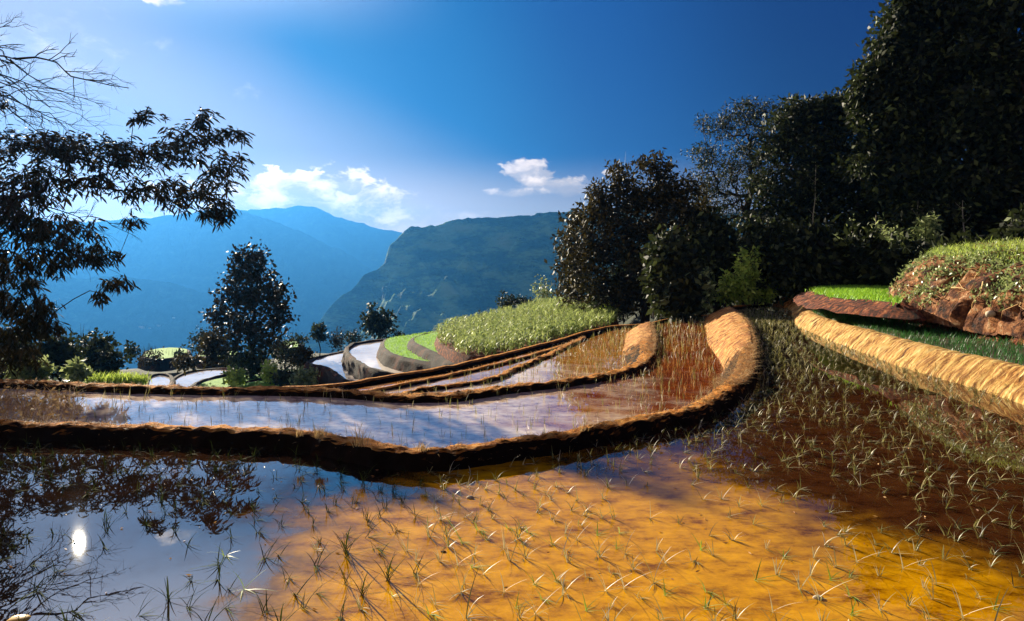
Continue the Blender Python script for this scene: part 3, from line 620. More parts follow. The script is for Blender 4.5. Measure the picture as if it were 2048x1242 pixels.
def twigs(g, P0, P1, r, depth, bendup=.1):
    n = 5; d = P1 - P0; L = np.linalg.norm(d); off = rng.normal(size=3) * L * .06
    pts = [P0 + d * (k / n) + off * math.sin(math.pi * k / n) + rng.normal(size=3) * L * .018 * (0 < k < n) for k in range(n + 1)]
    tube(g, pts, np.linspace(r, r * .45, n + 1), 4 if r < .03 else 6)
    if depth:
        for k in range(rng.integers(4, 7)):
            f = .2 + .8 * rng.random(); i = min(n - 1, int(f * n)); A = pts[i] + (pts[i + 1] - pts[i]) * (f * n - i)
            v = unit(d / L + rng.normal(size=3) * np.array([.55, .35, .5])); twigs(g, A, A + v * L * (.28 + .3 * rng.random()), r * .5, depth - 1)
DB = 18
base = np.array([-18.5, 18.5, -3.0]); bt = thing('bare_tree', 'leafless twiggy tree above the whorled leaf tree at the left edge', 'tree', base)
g = Geo(); tube(g, [base, dp(-330, 500, DB), dp(-230, 300, DB), dp(-130, 160, DB), dp(-60, 95, DB)], [.2, .15, .11, .07, .05], 8)
for a_, b__, r in (((-60, 95), (30, 118), .06), ((30, 118), (130, 142), .05), ((130, 142), (258, 176), .035), ((130, 142), (225, 150), .02), ((20, 118), (100, 175), .03), ((100, 175), (200, 208), .022), ((-60, 95), (20, 50), .03), ((-90, 130), (90, 230), .04), ((-90, 130), (60, 250), .04), ((-60, 95), (50, 165), .04),
                   ((-130, 160), (60, 200), .04), ((-130, 160), (90, 245), .03), ((-60, 95), (50, 90), .03), ((-230, 300), (80, 410), .05), ((80, 410), (180, 432), .03), ((180, 432), (262, 468), .022), ((80, 410), (200, 470), .02), ((-100, 120), (100, 215), .03)):
    twigs(g, dp(*a_, DB), dp(*b__, DB), r * .6, 2)
for v in g.V: v -= base
g.build('branches', M['bark'], bt, True)

# ------------------------------------------------------------------ slender tree in the middle left and small trees on the lip
B = hit(505, 752, 46); D1_ = B[1]
def at_(blobs, D): return [(a, b, c, d, D + (e or 0), f) for a, b, c, d, e, f in blobs]
tree('slender_tree', 'slender tall tree with rounded leaves standing alone left of the paddies', at_([(503, 515, 34, 26, 0, 26), (500, 550, 52, 26, 0, 34), (470, 590, 40, 26, 0, 24), (540, 580, 46, 26, 0, 26), (505, 610, 60, 24, 0, 30), (450, 635, 36, 30, 0, 26), (555, 625, 34, 30, 0, 22), (500, 655, 60, 30, 0, 32), (450, 680, 40, 26, 0, 18), (540, 680, 40, 22, 0, 16)], D1_),
     B, dp(503, 600, D1_), (.34, .22), 13, .26, 'chest', .15, droop=.1, minr=.02, mul=1.6)
def small(name, label, px, top, by, hw, D, lm='dark', leaf=(.3, .16), dens=1.0, cat='tree', stem=True, group=None, free=False, per=9, cones=False, bm='bark', sig=None, deep=False):
    B = dp(px, by, D) if free or deep else hit(px, by, D); D = B[1]; h = by - top
    if deep: B[2] = float(gz(B[:1], B[1:2])[0]) - .2
    n = max(8, int(dens * 26 * (h * hw) / 1500)); blobs = []
    if cones:
        for k in range(6): f = k / 5; blobs.append((px, by - h * (.12 + .86 * f), hw * (1 - .85 * f) + 2, h * .10, D, max(3, int(n * (1 - .7 * f) / 3))))
    else:
        m = max(3, int(3 + hw / 18))
        for k in range(m):
            a = rng.random() * 2 * math.pi; rr_ = .5 * rng.random() ** .5
            blobs.append((px + math.cos(a) * hw * rr_, by - h * (.56 + .30 * math.sin(a) * rr_ * 1.6), hw * (.42 + .2 * rng.random()), h * (.26 + .14 * rng.random()), D + rng.normal() * .3, int(n / m) + 2))
        blobs.append((px, by - h * .34, hw * .7, h * .30, D, n // 4 + 2))
    return tree(name, label, blobs, B, dp(px, by - h * .45, D), leaf, per, sig or max(.1, .16 * hw * D / F), lm, .02 + h * D / F * .018, bm, cat, group=group, minr=.012)
small('round_tree', 'round topped small tree standing on the lip below the cliff mountain', 757, 616, 684, 36, 88, 'dark', (.5, .3), 2.2, deep=True)
small('small_tree', 'little dark tree just left of the round topped tree on the lip', 640, 645, 690, 15, 88, 'dark', (.45, .3), 2.2, deep=True)
small('small_tree', 'tiny dark tree farthest left on the lip beside the hedge', 263, 688, 722, 14, 62, 'dark', (.34, .2), 1.6)
small('small_tree', 'tiny rounded tree beside the bright green far terrace', 357, 696, 720, 14, 58, 'dark', (.34, .2), 1.6)
for px, top, by, hw, D, lm, lab in ((30, 650, 770, 70, 40, 'dark', 'big dark shrub low in the left corner of the hillside'), (110, 672, 768, 55, 42, 'dark', 'dark shrub second from the left on the lower hillside'), (190, 672, 764, 42, 46, 'dark', 'dark blocky shrub above the yellow green grass patch'),
                                    (215, 705, 768, 40, 44, 'dark', 'low dark shrub just above the yellow green grass patch'), (60, 715, 772, 50, 34, 'shrubpale', 'grey green shrub below the big dark corner shrub'), (150, 728, 770, 26, 34, 'shrubpale', 'small pale shrub on the dark left hillside'),
                                    (398, 655, 712, 24, 56, 'dark', 'dark shrub hugging the left of the slender tree'), (430, 665, 735, 32, 50, 'darkwarm', 'brownish shrub at the left foot of the slender tree'), (300, 705, 735, 34, 56, 'darkwarm', 'low brown shrub by the far green terrace'),
                                    (375, 712, 740, 36, 54, 'darkwarm', 'low brown shrub above the curved white pond'), (570, 672, 745, 36, 52, 'dark', 'dark shrub at the right foot of the slender tree'), (600, 690, 735, 30, 52, 'darkwarm', 'brown green shrub between slender tree and crescent ponds'),
                                    (540, 728, 768, 26, 42, 'shrub', 'bright green shrub right beside the slender tree foot'), (468, 735, 772, 24, 42, 'shrub', 'bright green shrub left beside the slender tree foot'), (625, 735, 775, 40, 36, 'shrubpale', 'grey green shrub below the lowest crescent pond'), (575, 738, 776, 34, 36, 'dark', 'dark shrub below the brown green shrub'),
                                    (675, 668, 700, 28, 56, 'darkwarm', 'low warm shrub between the two small lip trees'), (710, 662, 694, 24, 58, 'dark', 'low dark shrub touching the round topped tree'), (800, 660, 680, 20, 58, 'dark', 'low dark shrub right of the round topped tree'), (600, 668, 692, 20, 60, 'dark', 'low dark shrub left of the little dark lip tree'),
                                    (500, 690, 755, 60, 50, 'dark', 'wide dark shrub behind the slender tree foot')):
    lip = px > 590 and by < 705 and D >= 56
    small('shrub', lab, px, top, by, hw, 86 if lip else D, lm, (.30, .17), 1.9, 'shrub', deep=lip)
# reeds and tall stalks along the lip
g = Geo()
for px, by, h, D in [(rng.uniform(130, 175), 700, rng.uniform(30, 55), 48) for _ in range(30)] + [(rng.uniform(560, 600), 690, rng.uniform(15, 40), 86) for _ in range(26)] + [(rng.uniform(660, 720), 688, rng.uniform(15, 44), 86) for _ in range(40)] + [(rng.uniform(285, 320), 708, rng.uniform(10, 24), 60) for _ in range(20)] + [(rng.uniform(0, 620), 705 + rng.uniform(0, 12), rng.uniform(6, 18), 60) for _ in range(160)] + [(rng.uniform(1245, 1265), 350, rng.uniform(30, 50), 43) for _ in range(2)]:
    P = dp(px, by, D)[None]; blades(g, P, rng.uniform(-1.6, 1.6), .05, .35 * rng.random(), h * D / F, .05, 4)
tag(g.build('grass', M['dark']), 'thin dark reeds along the lip of the hillside', None, None, 'stuff')
# yellow green grass patch
def scatter_on(poly, z, n, h=None):
    P = np.array(poly)[:, :2]; lo, hi = P.min(0), P.max(0); q = rng.uniform(lo, hi, (n * 3, 2)); q = q[inpoly(q[:, 0], q[:, 1], P)][:n]
    return np.column_stack([q, np.full(len(q), z) if not callable(z) else z(q[:, 0], q[:, 1])])
B0 = hit(230, 776, 30); g = Geo()
P = np.array([hit(a, b, 40) for a, b in zip(rng.uniform(172, 285, 260), rng.uniform(762, 776, 260))]); P = np.repeat(P, 6, 0) + rng.normal(size=(260 * 6, 3)) * np.array([.2, .3, .03])
blades(g, P, rng.uniform(-3.1, 3.1, len(P)), .2, .8, rng.uniform(.3, .8, len(P)), .07)
tag(g.build('grass', M['shrub']), 'yellow green grass patch behind the second bund', None, None, 'stuff')
g = Geo(); P = np.vstack([scatter_on(q3, -2.8, 3500), scatter_on(q4, -2.35, 2500)]); blades(g, P, rng.uniform(-3, 3, len(P)), .2, .6, rng.uniform(.06, .16, len(P)), .03, 2)
tag(g.build('grass', M['grass']), 'short lawn green rice sprouts on the crescents', None, None, 'stuff')

# ------------------------------------------------------------------ maize
g = Geo(); P = scatter_on(mq, mzz, 1500); n = 8; Q = np.repeat(P, n, 0); Q[:, 2] += np.tile(np.linspace(.03, .5, n), len(P)); a = np.repeat(rng.uniform(0, 6.28, len(P)), n) + np.tile(np.arange(n) * 2.4, len(P))
blades(g, Q, a, .35 + .2 * rng.random(len(Q)), 1.5 + .6 * rng.random(len(Q)), rng.uniform(.4, .7, len(Q)), .075, 4)
blades(g, P, 0, 0, .05, .7, .04, 2)
tag(g.build('maize', M['maize']), 'pale green maize covering the knoll', None, None, 'stuff')

# ------------------------------------------------------------------ right hand trees
G_ = 'trees of the dark wood on the right'
def big(name, label, blobs, by, D, lm='dark', leaf=(.34, .15), per=24, r0=.3, px=None, sig=.30, bz=None, **k):
    bx = px if px is not None else blobs[0][0]; B = hit(bx, by, D, 80); B[1] = D; B[0] = (bx - 1024) / F * D; B[2] = float(gz(np.array([B[0]]), np.array([D]))[0]) - .1
    mini = []
    for (a_, b_, rx, ry, dd, n_) in blobs:
        for _ in range(5):
            th = rng.uniform(-.3, math.pi + .3); k_ = rng.uniform(.95, 1.22); mini.append((a_ + rx * k_ * math.cos(th), b_ - ry * k_ * math.sin(th), rx * .2 + 3, ry * .2 + 3, dd + rng.normal() * .8, max(2, n_ // 22)))
    blobs = list(blobs) + mini
    ys = [b[1] for b in blobs]; fk = dp(bx, (min(ys) + 2 * max(ys)) / 3, D)
    return tree(name, label, blobs, B, fk, leaf, per, sig, lm, r0, group=None, minr=.02, **k)
D = 41
big('evergreen_tree', 'dense bushy tree with drooping leaf tufts at the left end of the wood', [(1310, 345, 30, 26, D, 26), (1360, 385, 36, 22, D, 30), (1238, 365, 14, 26, D, 14), (1200, 392, 12, 18, D, 10), (1285, 395, 60, 30, D, 60), (1215, 430, 50, 36, D, 50), (1330, 440, 80, 50, D, 110), (1200, 490, 60, 40, D, 60), (1290, 510, 90, 50, D, 110), (1180, 545, 50, 40, D, 46), (1300, 580, 90, 40, D, 90), (1385, 470, 30, 90, D + 1, 60), (1230, 600, 50, 30, D, 40)],
    640, D, 'darkwarm', (.30, .12), 22, .28, px=1290, sig=.24)
big('broadleaf_tree', 'dark broadleaf tree hanging over the maize at the left flank of the wood', [(1150, 440, 14, 20, 45, 12), (1150, 490, 26, 34, 45, 34), (1145, 540, 30, 34, 45, 34), (1160, 590, 40, 30, 45, 34)], 625, 45, 'darkwarm', (.34, .16), 13, .16, px=1160, sig=.25)
D = 50
big('feathery_tree', 'tall airy tree with fine feathery twigs above the bushy tree', [(1440, 250, 34, 22, D, 30), (1420, 305, 30, 20, D, 22), (1490, 225, 50, 18, D, 44), (1500, 275, 60, 34, D, 70), (1450, 345, 50, 30, D, 44), (1560, 235, 50, 26, D, 50), (1500, 330, 60, 36, D, 70), (1420, 375, 30, 16, D, 14), (1540, 400, 90, 60, D, 120), (1440, 420, 50, 40, D, 60), (1410, 345, 20, 30, D, 16), (1400, 420, 34, 34, D, 40), (1430, 480, 60, 50, D, 80)], 600, D, 'dark', (.28, .07), 17, .25, px=1500, sig=.30, flat=.6)
D = 46
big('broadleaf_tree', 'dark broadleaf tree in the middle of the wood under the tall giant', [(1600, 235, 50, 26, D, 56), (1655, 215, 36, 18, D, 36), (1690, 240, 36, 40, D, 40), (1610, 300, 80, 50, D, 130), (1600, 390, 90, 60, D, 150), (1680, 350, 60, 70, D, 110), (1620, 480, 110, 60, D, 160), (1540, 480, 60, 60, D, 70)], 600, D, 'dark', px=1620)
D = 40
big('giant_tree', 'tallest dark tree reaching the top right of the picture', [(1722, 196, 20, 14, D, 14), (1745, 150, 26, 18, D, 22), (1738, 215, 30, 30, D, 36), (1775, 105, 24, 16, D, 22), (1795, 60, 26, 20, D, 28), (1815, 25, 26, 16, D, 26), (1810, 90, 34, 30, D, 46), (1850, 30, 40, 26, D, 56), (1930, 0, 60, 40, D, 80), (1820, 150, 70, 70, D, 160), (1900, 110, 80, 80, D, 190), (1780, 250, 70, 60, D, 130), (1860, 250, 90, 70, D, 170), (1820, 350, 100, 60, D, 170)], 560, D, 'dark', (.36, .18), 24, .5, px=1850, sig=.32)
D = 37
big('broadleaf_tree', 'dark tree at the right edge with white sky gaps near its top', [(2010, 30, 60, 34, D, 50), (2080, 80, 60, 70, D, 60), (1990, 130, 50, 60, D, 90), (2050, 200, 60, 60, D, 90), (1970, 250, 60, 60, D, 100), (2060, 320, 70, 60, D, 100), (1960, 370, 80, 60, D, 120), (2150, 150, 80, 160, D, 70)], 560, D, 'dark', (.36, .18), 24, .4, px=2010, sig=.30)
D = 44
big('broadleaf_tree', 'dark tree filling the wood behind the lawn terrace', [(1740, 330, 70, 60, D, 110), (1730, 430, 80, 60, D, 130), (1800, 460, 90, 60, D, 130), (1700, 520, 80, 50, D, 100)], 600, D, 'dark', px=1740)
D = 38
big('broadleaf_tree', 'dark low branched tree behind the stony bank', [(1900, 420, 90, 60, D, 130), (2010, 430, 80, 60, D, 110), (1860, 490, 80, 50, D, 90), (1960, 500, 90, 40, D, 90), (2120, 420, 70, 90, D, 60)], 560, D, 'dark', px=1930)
for k, (px, top, by, hw, D) in enumerate(((1430, 430, 620, 60, 47), (1520, 440, 620, 60, 48), (1620, 460, 600, 70, 48), (1720, 470, 600, 70, 47), (1350, 480, 640, 60, 45), (1240, 520, 640, 50, 45), (1830, 500, 600, 80, 44), (1950, 480, 580, 90, 42), (2080, 420, 560, 90, 40))):
    small('shrub', ('deep shaded shrub filling the wood %s' % ('under the feathery tree', 'behind the bright tall weeds', 'behind the pale saplings', 'behind the lawn terrace left end', 'under the bushy tree right side', 'under the bushy tree left side', 'behind the lawn terrace right end', 'behind the stony bank', 'beyond the right edge of the stony bank')[k]), px, top, by, hw, D, 'dark', (.40, .2), 1.7, 'shrub', per=12)
for px, top, by, hw, D, lm, lab, den in ((1485, 505, 618, 34, 36, 'shrub', 'brightest yellow green bush in front of the dark wood', 1.6), (1412, 545, 628, 16, 36, 'shrubpale', 'slim grey green bush at the left of the brightest bush', 1.4), (1450, 540, 622, 18, 36, 'shrub', 'yellow green bush between slim grey bush and brightest bush', 1.4),
                                    (1610, 450, 600, 44, 37, 'shrub', 'tall light green bush on the brown mound side of the wood', 1.3), (1555, 470, 606, 34, 37, 'shrub', 'mid green bush left of the tall light green bush', 1.3), (1660, 480, 590, 34, 37, 'shrubpale', 'grey green bush right of the tall light green bush', 1.0), (1530, 560, 612, 26, 36, 'shrub', 'low mid green bush right of the brightest bush', 1.2),
                                    (1780, 450, 560, 50, 36, 'shrubpale', 'airy pale bush above the lawn terrace', .8), (1850, 430, 540, 34, 36, 'shrubpale', 'airy pale bush above the left end of the stony bank', .8), (1190, 560, 640, 26, 42, 'shrubpale', 'pale bush at the right end of the maize', 1.0), (1215, 600, 650, 22, 41, 'shrub', 'yellow bush where the maize meets the bund', 1.2),
                                    (1140, 540, 612, 30, 50, 'darkwarm', 'dark bush behind the top of the maize', 1.3), (1085, 555, 614, 34, 62, 'shrubpale', 'wispy pale tree behind the top of the maize', .8), (1045, 585, 624, 30, 60, 'dark', 'dark low bush behind the maize', 1.4), (1013, 583, 628, 20, 60, 'dark', 'small dark tree behind the left of the maize', 1.6), (965, 618, 645, 16, 60, 'dark', 'lowest dark bush behind the maize tip', 1.3)):
    small('shrub', lab, px, top, by, hw, D, lm, (.26, .11), den * 1.2, 'bush', free=True, per=11)
# pale sapling stems in the wood
for k, (px, top, by, D, lab) in enumerate(((1322, 560, 636, 39, 'thin pale stem under the bushy tree, nearest the dark gap'), (1306, 575, 636, 39, 'short thin pale stem under the bushy tree'), (1338, 570, 634, 39, 'thin pale stem right of the others under the bushy tree'), (1586, 520, 604, 36, 'pale stem rising through the grey green bushes'), (1640, 500, 596, 36, 'pale stem left of the lawn terrace'), (1700, 440, 575, 38, 'long pale stem behind the lawn terrace'),
                                      (1760, 430, 575, 38, 'long pale stem rising behind the middle of the lawn terrace'), (1830, 400, 570, 38, 'long pale stem left of the stony bank plants'), (1930, 400, 520, 36, 'pale stem above the stony bank'), (1625, 330, 500, 44, 'high pale stem inside the middle tree of the wood'))):
    B = dp(px, by, D); g = Geo(); T0 = dp(px + rng.uniform(-10, 10), top, D)
    pts = [B + (T0 - B) * f + np.array([rng.normal() * .05 * (0 < f < 1), 0, 0]) for f in np.linspace(0, 1, 6)]; r_ = np.linspace(.05, .015, 6)
    tube(g, pts, r_, 6)
    for q in range(4): A = pts[1 + q]; twigs(g, A, A + np.array([rng.choice([-1, 1]) * .4, 0, .5]), .012, 0)
    rt = thing('sapling', lab, 'sapling', B, 'pale thin saplings at the foot of the wood')
    for v in g.V: v -= B
    g.build('stem', M['palebark'], rt, True)
    g = Geo(); Q = np.array(pts)[rng.integers(1, 6, 60)] + rng.normal(size=(60, 3)) * .22; leaves(g, Q - B, unit(rng.normal(size=(60, 3))), .2, .08); g.build('leaves', M['shrubpale'], rt)

# brown earth mound at the far corner
g = Geo(); cM = gp(1592, 610, .1); u = np.linspace(0, 2 * math.pi, 49)[:-1]; v = np.linspace(0, 1, 14); V = []
for k in v:
    r = np.stack([np.cos(u) * 1.0 * k, np.sin(u) * 1.6 * k, np.full(48, 1.05 * (1 - k ** 1.7)) - .15], 1); V.append(cM + r)
V = np.vstack(V); V += np.stack([fbm(V / .5, 4, q) for q in (1, 2, 3)], 1) * .22; i = np.arange(13)[:, None] * 48; j = np.arange(48)[None]; j2 = (j + 1) % 48
g.add(V, np.stack([i + j, i + 48 + j, i + 48 + j2, i + j2], -1).reshape(-1, 4)); tag(g.build('mound', M['straw'], smooth=False), 'crumbly brown earth mound at the far end of the paddy', None, None, 'structure')

# ------------------------------------------------------------------ banks: seedlings, straw, weeds
def on_grid(Vg, j0, j1, n):
    i = rng.integers(0, len(Vg) - 1, n); s = rng.random(n)[:, None]; j = rng.uniform(j0, j1, n); k = np.floor(j).astype(int); f = (j - k)[:, None]; k1 = np.minimum(k + 1, Vg.shape[1] - 1)
    return (Vg[i, k] * (1 - f) + Vg[i, k1] * f) * (1 - s) + (Vg[i + 1, k] * (1 - f) + Vg[i + 1, k1] * f) * s
g = Geo(); P = on_grid(Vs, .4, 4, 9000); blades(g, P, rng.uniform(-3.1, 3.1, len(P)), .15, .7, rng.uniform(.07, .17, len(P)), .014, 3); tag(g.build('seedbed_grass', M['darkgrass']), 'dark green rice sprouts on the ledge above the clay bank', None, None, 'stuff')
g = Geo(); P = on_grid(Vb, 2, 7, 2600); blades(g, P, rng.normal(math.pi + .9, .5, len(P)), 1.5, .7, rng.uniform(.08, .30, len(P)), .008, 3)
P = on_grid(V1[int(.6 * len(V1)):], 4, 9, 6000); blades(g, P, rng.uniform(-3, 3, len(P)), 1.0, .8, rng.uniform(.1, .28, len(P)), .012, 3)
P = on_grid(V2[int(.8 * len(V2)):], 4, 8, 3000); blades(g, P, rng.uniform(-3, 3, len(P)), 1.0, .8, rng.uniform(.1, .3, len(P)), .014, 3)
P = on_grid(Vr, 1, 7, 3600); blades(g, P, rng.uniform(-3, 3, len(P)), 1.1, .9, rng.uniform(.12, .42, len(P)), .013, 3)
tag(g.build('straw', M['dry']), 'dry straw lying on the banks', None, None, 'stuff')
g = Geo(); P = np.vstack([on_grid(V1, 4, 7, 5200), on_grid(V1, 1.5, 4, 500), on_grid(V2, 3, 6, 4200), on_grid(V3, 3, 5, 900), on_grid(V4, 3, 5, 600)]); P = P[(fbm(P / .5, 3, 77) > -.12) | (rng.random(len(P)) < .25)]
blades(g, P, rng.uniform(-3, 3, len(P)), .5 + .7 * rng.random(len(P)), 1.0, rng.uniform(.02, .10, len(P)) * (.6 + .05 * P[:, 1]), .004 + .0005 * P[:, 1], 3); tag(g.build('grass', M['dry']), 'short dry grass along the bund crests', None, None, 'stuff')
g = Geo(); P = on_grid(Vk, .8, 6.8, 30000); m_ = fbm(P / .6, 4, 4) + .5 * (P[:, 2] - 1.45) > .0; P = P[m_] + rng.normal(size=(int(m_.sum()), 3)) * .05; leaves(g, P, unit(rng.normal(size=(len(P), 3)) + np.array([-.3, -.3, .4])), rng.uniform(.05, .13, len(P)), .04)
tag(g.build('ground_cover', M['shrubpale']), 'leafy creepers over the stony bank', None, None, 'stuff')
g = Geo(); P = on_grid(Vk, 4.5, 7.2, 5000); blades(g, P, rng.uniform(-3, 3, len(P)), .2, .8, rng.uniform(.12, .3, len(P)), .014, 3); P = on_grid(Vr, 5.5, 8, 2500); blades(g, P, rng.uniform(-3, 3, len(P)), .2, .8, rng.uniform(.06, .18, len(P)), .012, 3)
tag(g.build('grass', M['shrub']), 'yellow green grass on top of the banks', None, None, 'stuff')
g = Geo()
for Vg, n, j1 in ((Vk, 90, 4.5), (Vr, 170, 5)):
    for k in range(n):
        i0 = rng.integers(2, len(Vg) - 3); j = rng.uniform(1.5, j1); jj = np.linspace(j, max(.6, j - rng.uniform(1, 3)), 6); i_ = np.clip(i0 + np.cumsum(rng.normal(0, 1.2, 6)).astype(int), 0, len(Vg) - 2); kk = np.floor(jj).astype(int); f = (jj - kk)[:, None]
        tube(g, Vg[i_, kk] * (1 - f) + Vg[i_, kk + 1] * f + np.array([-.05, -.05, .04]) + rng.normal(size=(6, 3)) * .02, np.linspace(.014, .005, 6), 4)
tag(g.build('roots', M['dry']), 'pale roots hanging down the red banks', None, None, 'stuff')
g = Geo(); bp = W([(1622, 583), (1640, 577), (1700, 574), (1790, 577), (1800, 606), (1770, 603), (1700, 598), (1650, 592)], 1.09); P = scatter_on(bp, 1.09, 7000); e_ = crom(np.vstack([bp, bp[:1]]), .05); P = np.vstack([P, e_ + rng.normal(size=e_.shape) * np.array([.12, .12, .03])]); blades(g, P, rng.uniform(-3, 3, len(P)), .2, .8, rng.uniform(.08, .2, len(P)), .03, 2)
tag(g.build('grass', M['grass']), 'bright lawn like rice sprouts on the terrace below the wood', None, None, 'stuff')
for k, (px, py, r, lab) in enumerate(((1980, 628, .09, 'round pale stone on the red bank ledge'), (1868, 575, .06, 'small stone at the left in the face of the planted bank'))):
    bpy.context.view_layer.update(); DG = bpy.context.evaluated_depsgraph_get(); B = hit(px, py, 13); g = Geo(); u = np.linspace(0, 2 * math.pi, 17)[:-1]; V = []
    for ph in np.linspace(-1.5, 1.5, 9): V.append(np.stack([np.cos(u) * math.cos(ph), np.sin(u) * math.cos(ph) * .9, np.full(16, math.sin(ph) * .8)], 1) * r)
    V = np.vstack(V); V *= (1 + .35 * fbm(V / r + k, 3)[:, None]); i = np.arange(8)[:, None] * 16; j = np.arange(16)[None]; j2 = (j + 1) % 16
    g.add(V + B, np.stack([i + j, i + j2, i + 16 + j2, i + 16 + j], -1).reshape(-1, 4)); tag(g.build('stone', M['stone'], smooth=True, loc=B), lab, 'stone')

# weeds on the nearest bund
def weed(px, py, z, n, L, m, lab):
    B = gp(px, py, z); g = Geo(); P = B + rng.normal(size=(n, 3)) * np.array([.028, .022, 0]); blades(g, P, rng.uniform(-3.1, 3.1, n), .1 + .3 * rng.random(n), .8, rng.uniform(.5, 1, n) * L, .007, 4)
    tag(g.build('weed', M[m], loc=B), lab, 'weed')
weed(640, 876, .2, 60, .16, 'dry', 'bushy dry weed on the near bund below the second paddy'); weed(722, 893, .2, 34, .26, 'dry', 'tall thin weed on the near bund left of the bulge'); weed(845, 902, .2, 40, .12, 'dry', 'low dark weed on the bulge of the near bund'); weed(600, 872, .2, 30, .12, 'dry', 'small weed left of the bushy dry weed'); weed(1165, 862, .2, 14, .2, 'dry', 'single stalk weed on the near bund right of its bulge')
g = Geo(); q = W([(-300, 790), (150, 800), (168, 835), (120, 868), (-300, 880)], z2); P = scatter_on(q, z2, 1500); blades(g, P, rng.uniform(-3, 3, len(P)), .3, 1.3, rng.uniform(.15, .5, len(P)), .012, 4); P = P[:900] + np.array([0, 0, .2]) + rng.normal(size=(min(900, len(P)), 3)) * .08; leaves(g, P, unit(rng.normal(size=(len(P), 3))), .09, .04)
tag(g.build('dry_grass', M['dry']), 'tangle of dry brown plants at the left end of the second paddy', None, None, 'stuff')

# ------------------------------------------------------------------ rice seedlings
def clump(g, P, sc, wid):
    n = len(P); nb = rng.integers(6, 12, n); idx = np.repeat(np.arange(n), nb); m = len(idx); k = rng.random(m); a = rng.uniform(-3.14, 3.14, m); lay = k > .62
    a = np.where(lay, rng.normal(2.1, .7, m), a)
    lean = np.where(lay, 1.1 + .3 * rng.random(m), .1 + .75 * rng.random(m)); bend = np.where(lay, .35, .3 + .9 * rng.random(m)); L = (.05 + .11 * rng.random(m)) * np.broadcast_to(sc, n)[idx]
    Q = P[idx] + rng.normal(size=(m, 3)) * np.array([.008, .008, 0]); blades(g, Q, a, lean, bend, L, np.broadcast_to(wid, n)[idx] * (.7 + .6 * rng.random(m)), 4)
def grid_pts(x0, x1, y0, y1, s, jit):
    X_, Y_ = np.meshgrid(np.arange(x0, x1, s), np.arange(y0, y1, s)); q = np.stack([X_.ravel(), Y_.ravel()], 1); th = .35
    q = q @ np.array([[math.cos(th), math.sin(th)], [-math.sin(th), math.cos(th)]]); return q + rng.normal(size=q.shape) * jit
q = grid_pts(-50, 60, -50, 60, .185, .035); q = q[(q[:, 1] > 2.2) & (np.abs(q[:, 0]) < q[:, 1] * .78 + .5)]
q = q[inpoly(q[:, 0], q[:, 1], poly1)]; q = q[rng.random(len(q)) < np.where(q[:, 0] < -.15 * q[:, 1], .62, .93) * np.where(fbm(np.column_stack([q / 1.3, 0 * q[:, 0]]), 3, 41) < -.28, .25, 1)]
q = q[np.argsort(np.hypot(q[:, 0], q[:, 1]))]
print('seedlings', len(q))
base0 = []
for k in range(10):
    g = Geo(); clump(g, np.zeros((1, 3)), (.8, 1.25, 1, .9, 1.5, .7, 1.1, 1, .85, 1.3)[k], .0058); o = g.build('rice_seedling', M['seedgreen'] if k % 3 == 0 else M['seed'], loc=(0, 0, 0)); base0.append(o)
dark0 = []
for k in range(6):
    g = Geo(); clump(g, np.zeros((1, 3)), (1.2, .9, 1.4, 1.0, 1.6, 1.1)[k], .006); o = g.build('rice_seedling', M['seedshade'], loc=(0, 0, 0)); dark0.append(o)
nd = 0
for k, p in enumerate(q[:300]):
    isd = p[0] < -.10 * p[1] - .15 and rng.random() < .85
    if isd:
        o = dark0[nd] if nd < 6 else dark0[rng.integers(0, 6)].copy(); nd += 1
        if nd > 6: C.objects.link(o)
    elif k - nd < 10: o = base0[k - nd]
    else: o = base0[rng.integers(0, 10)].copy(); C.objects.link(o)
    o.location = (p[0], p[1], 0); o.rotation_euler = (0, 0, rng.normal() * .5); s = .75 + .55 * rng.random(); o.scale = (s, s, s)
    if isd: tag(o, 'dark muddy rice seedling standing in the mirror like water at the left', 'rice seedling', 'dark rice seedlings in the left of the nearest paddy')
    else: tag(o, 'pale green rice seedling with thin splayed blades standing in the golden brown water', 'rice seedling', 'pale rice seedlings in the nearest paddy')
ld = q[300:]; lm_ = ld[:, 0] < -.10 * ld[:, 1] - .15; g = Geo(); r2 = ld[lm_]; clump(g, np.column_stack([r2, 0 * r2[:, 0]]), .95, .0062); tag(g.build('rice_seedlings', M['seedshade']), 'dark rice seedlings in the far left of the nearest paddy', None, None, 'stuff')
g = Geo(); rest = ld[~lm_]; d = np.hypot(rest[:, 0], rest[:, 1]); clump(g, np.column_stack([rest, 0 * d]), np.clip(1.05 - d * .012, .55, 1.0), .0048 + .00025 * d)
for pl, z, s_, kp in ((poly2, z2, .33, .6), (poly3, z3, .3, .8), (poly4, z4, .35, .8)):
    q2 = grid_pts(-60, 60, -60, 60, s_, .08); q2 = q2[(q2[:, 1] > 5) & (np.abs(q2[:, 0]) < q2[:, 1] * .8)]; q2 = q2[inpoly(q2[:, 0], q2[:, 1], pl)]; q2 = q2[rng.random(len(q2)) < kp]; d = q2[:, 1]
    n = len(q2); P = np.repeat(np.column_stack([q2, np.full(n, z)]), 3, 0); P[:, :2] += rng.normal(size=(3 * n, 2)) * .02; blades(g, P, rng.uniform(-3, 3, 3 * n), .1, .8 * rng.random(3 * n), rng.uniform(.06, .16, 3 * n) * (1 + .03 * np.repeat(d, 3)), .005 + .0004 * np.repeat(d, 3), 3)
tag(g.build('rice_seedlings', M['seed']), 'distant rice seedlings in the flooded paddies', None, None, 'stuff')
g = Geo()
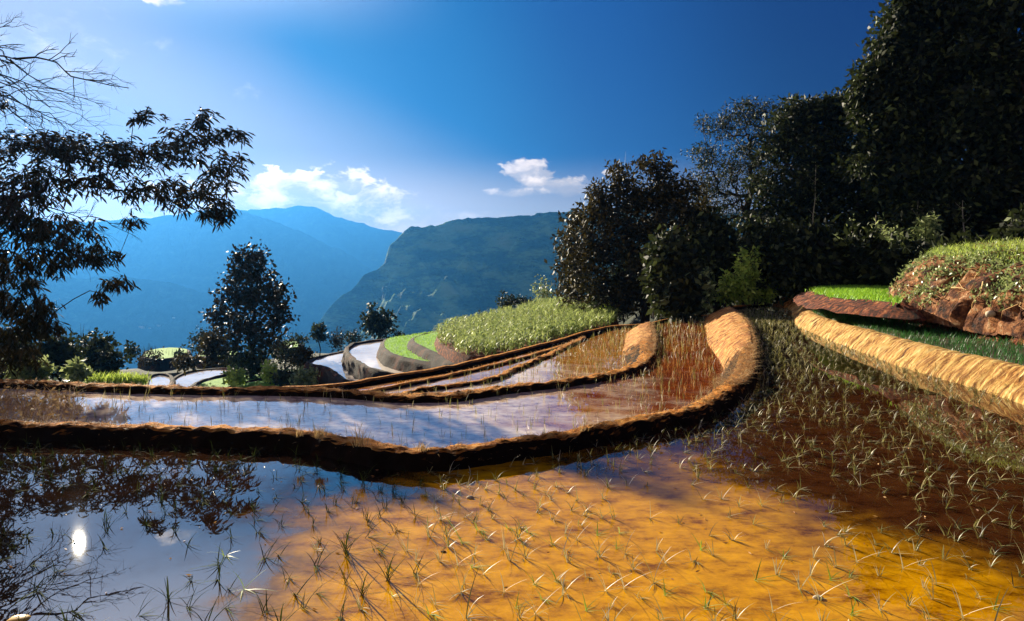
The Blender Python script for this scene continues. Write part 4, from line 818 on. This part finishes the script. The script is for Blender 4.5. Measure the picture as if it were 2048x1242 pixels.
for pl, z in (([gp(a, b, z2)[:2] for a, b in ((1195, 775), (1300, 735), (1320, 650), (1440, 640), (1440, 800), (1300, 830))], z2), ([gp(a, b, z3)[:2] for a, b in ((1140, 760), (1160, 690), (1230, 660), (1300, 657), (1260, 735))], z3)):
    P = scatter_on(np.array(pl), z, 1300); blades(g, P, rng.uniform(-3, 3, len(P)), .1, .9 * rng.random(len(P)), rng.uniform(.06, .15, len(P)), .012, 3)
tag(g.build('stubble', M['rust']), 'rusty stubble standing in the far ends of the paddies', None, None, 'stuff')

g = Geo(); q = rng.uniform([-4, 2.4], [6, 9], (420, 2)); q = q[inpoly(q[:, 0], q[:, 1], poly1)]; P = np.column_stack([q, np.full(len(q), .004)]); a = rng.uniform(0, 6.28, len(P))
leaves(g, P, np.stack([np.cos(a), np.sin(a), rng.uniform(0, .12, len(P))], 1), rng.uniform(.012, .05, len(P)), .010); tag(g.build('leaf_litter', M['rust']), 'bits of straw and leaf floating on the near water', None, None, 'stuff')
# small things lying in the near water
def pebble(px, py, r, m, name, lab, cat, fl=.6):
    B = gp(px, py, 0); g = Geo(); u = np.linspace(0, 2 * math.pi, 17)[:-1]; V = []
    for ph in np.linspace(-1.5, 1.5, 9): V.append(np.stack([np.cos(u) * math.cos(ph), np.sin(u) * math.cos(ph) * .8, np.full(16, math.sin(ph) * fl)], 1) * r)
    V = np.vstack(V); V *= (1 + .3 * fbm(V / r + px, 3)[:, None]); i = np.arange(8)[:, None] * 16; j = np.arange(16)[None]; j2 = (j + 1) % 16
    g.add(V + B, np.stack([i + j, i + j2, i + 16 + j2, i + 16 + j], -1).reshape(-1, 4)); tag(g.build(name, M[m], smooth=True, loc=B), lab, cat)
pebble(1636, 1196, .028, 'stone', 'pebble', 'small white pebble among seedlings in the lower right water', 'pebble')
pebble(887, 1104, .016, 'red', 'clod', 'dark mud clod in the middle of the near paddy', 'clod'); pebble(940, 996, .03, 'stone', 'clod', 'small grey clod in front of the near bund', 'clod')
m, t, b = material('yellow leaf'); b.inputs['Base Color'].default_value = (.75, .42, .04, 1); M['yl'] = m
pebble(36, 1240, .06, 'yl', 'stone', 'yellow stone at the bottom left corner of the paddy', 'stone', .3)

# farmhouses far down in the valley
bpy.context.view_layer.update(); DG = bpy.context.evaluated_depsgraph_get()
m, t, b = material('white plaster'); b.inputs['Base Color'].default_value = (.8, .8, .78, 1); M['wall'] = m
m, t, b = material('pale roof'); b.inputs['Base Color'].default_value = (.6, .62, .62, 1); M['roof'] = m
for k, (px, py, lab) in enumerate(((284, 656, 'largest white farmhouse on the hazy valley floor'), (318, 652, 'white farmhouse right of the largest in the hazy valley'), (300, 657, 'small white farmhouse between two others in the valley'), (348, 636, 'single pale farmhouse higher up the hazy slope'), (395, 652, 'pale farmhouse nearest the slender tree in the haze'))):
    B = hit(px, py, 2600, 9000); s = (16, 10, 7)[min(k, 2)] * B[1] / 2600 * .6; h = thing('farmhouse', lab, 'house', B, 'white farmhouses in the valley')
    g = Geo(); V = np.array([[a * s, b_ * s * .5, c * s * .45] for c in (-.6, 1) for a, b_ in ((-1, -1), (1, -1), (1, 1), (-1, 1))]); g.add(V, [[0, 1, 5, 4], [1, 2, 6, 5], [2, 3, 7, 6], [3, 0, 4, 7]]); g.build('wall', M['wall'], h)
    g = Geo(); z = s * .45; g.add([[-1.1 * s, -.6 * s, z], [1.1 * s, -.6 * s, z], [1.1 * s, .6 * s, z], [-1.1 * s, .6 * s, z], [-1.1 * s, 0, z * 1.7], [1.1 * s, 0, z * 1.7]], [[0, 1, 5, 4], [2, 3, 4, 5], [0, 3, 2, 1]], [[0, 4, 3], [1, 2, 5]]); g.build('roof', M['roof'], h)
haze()
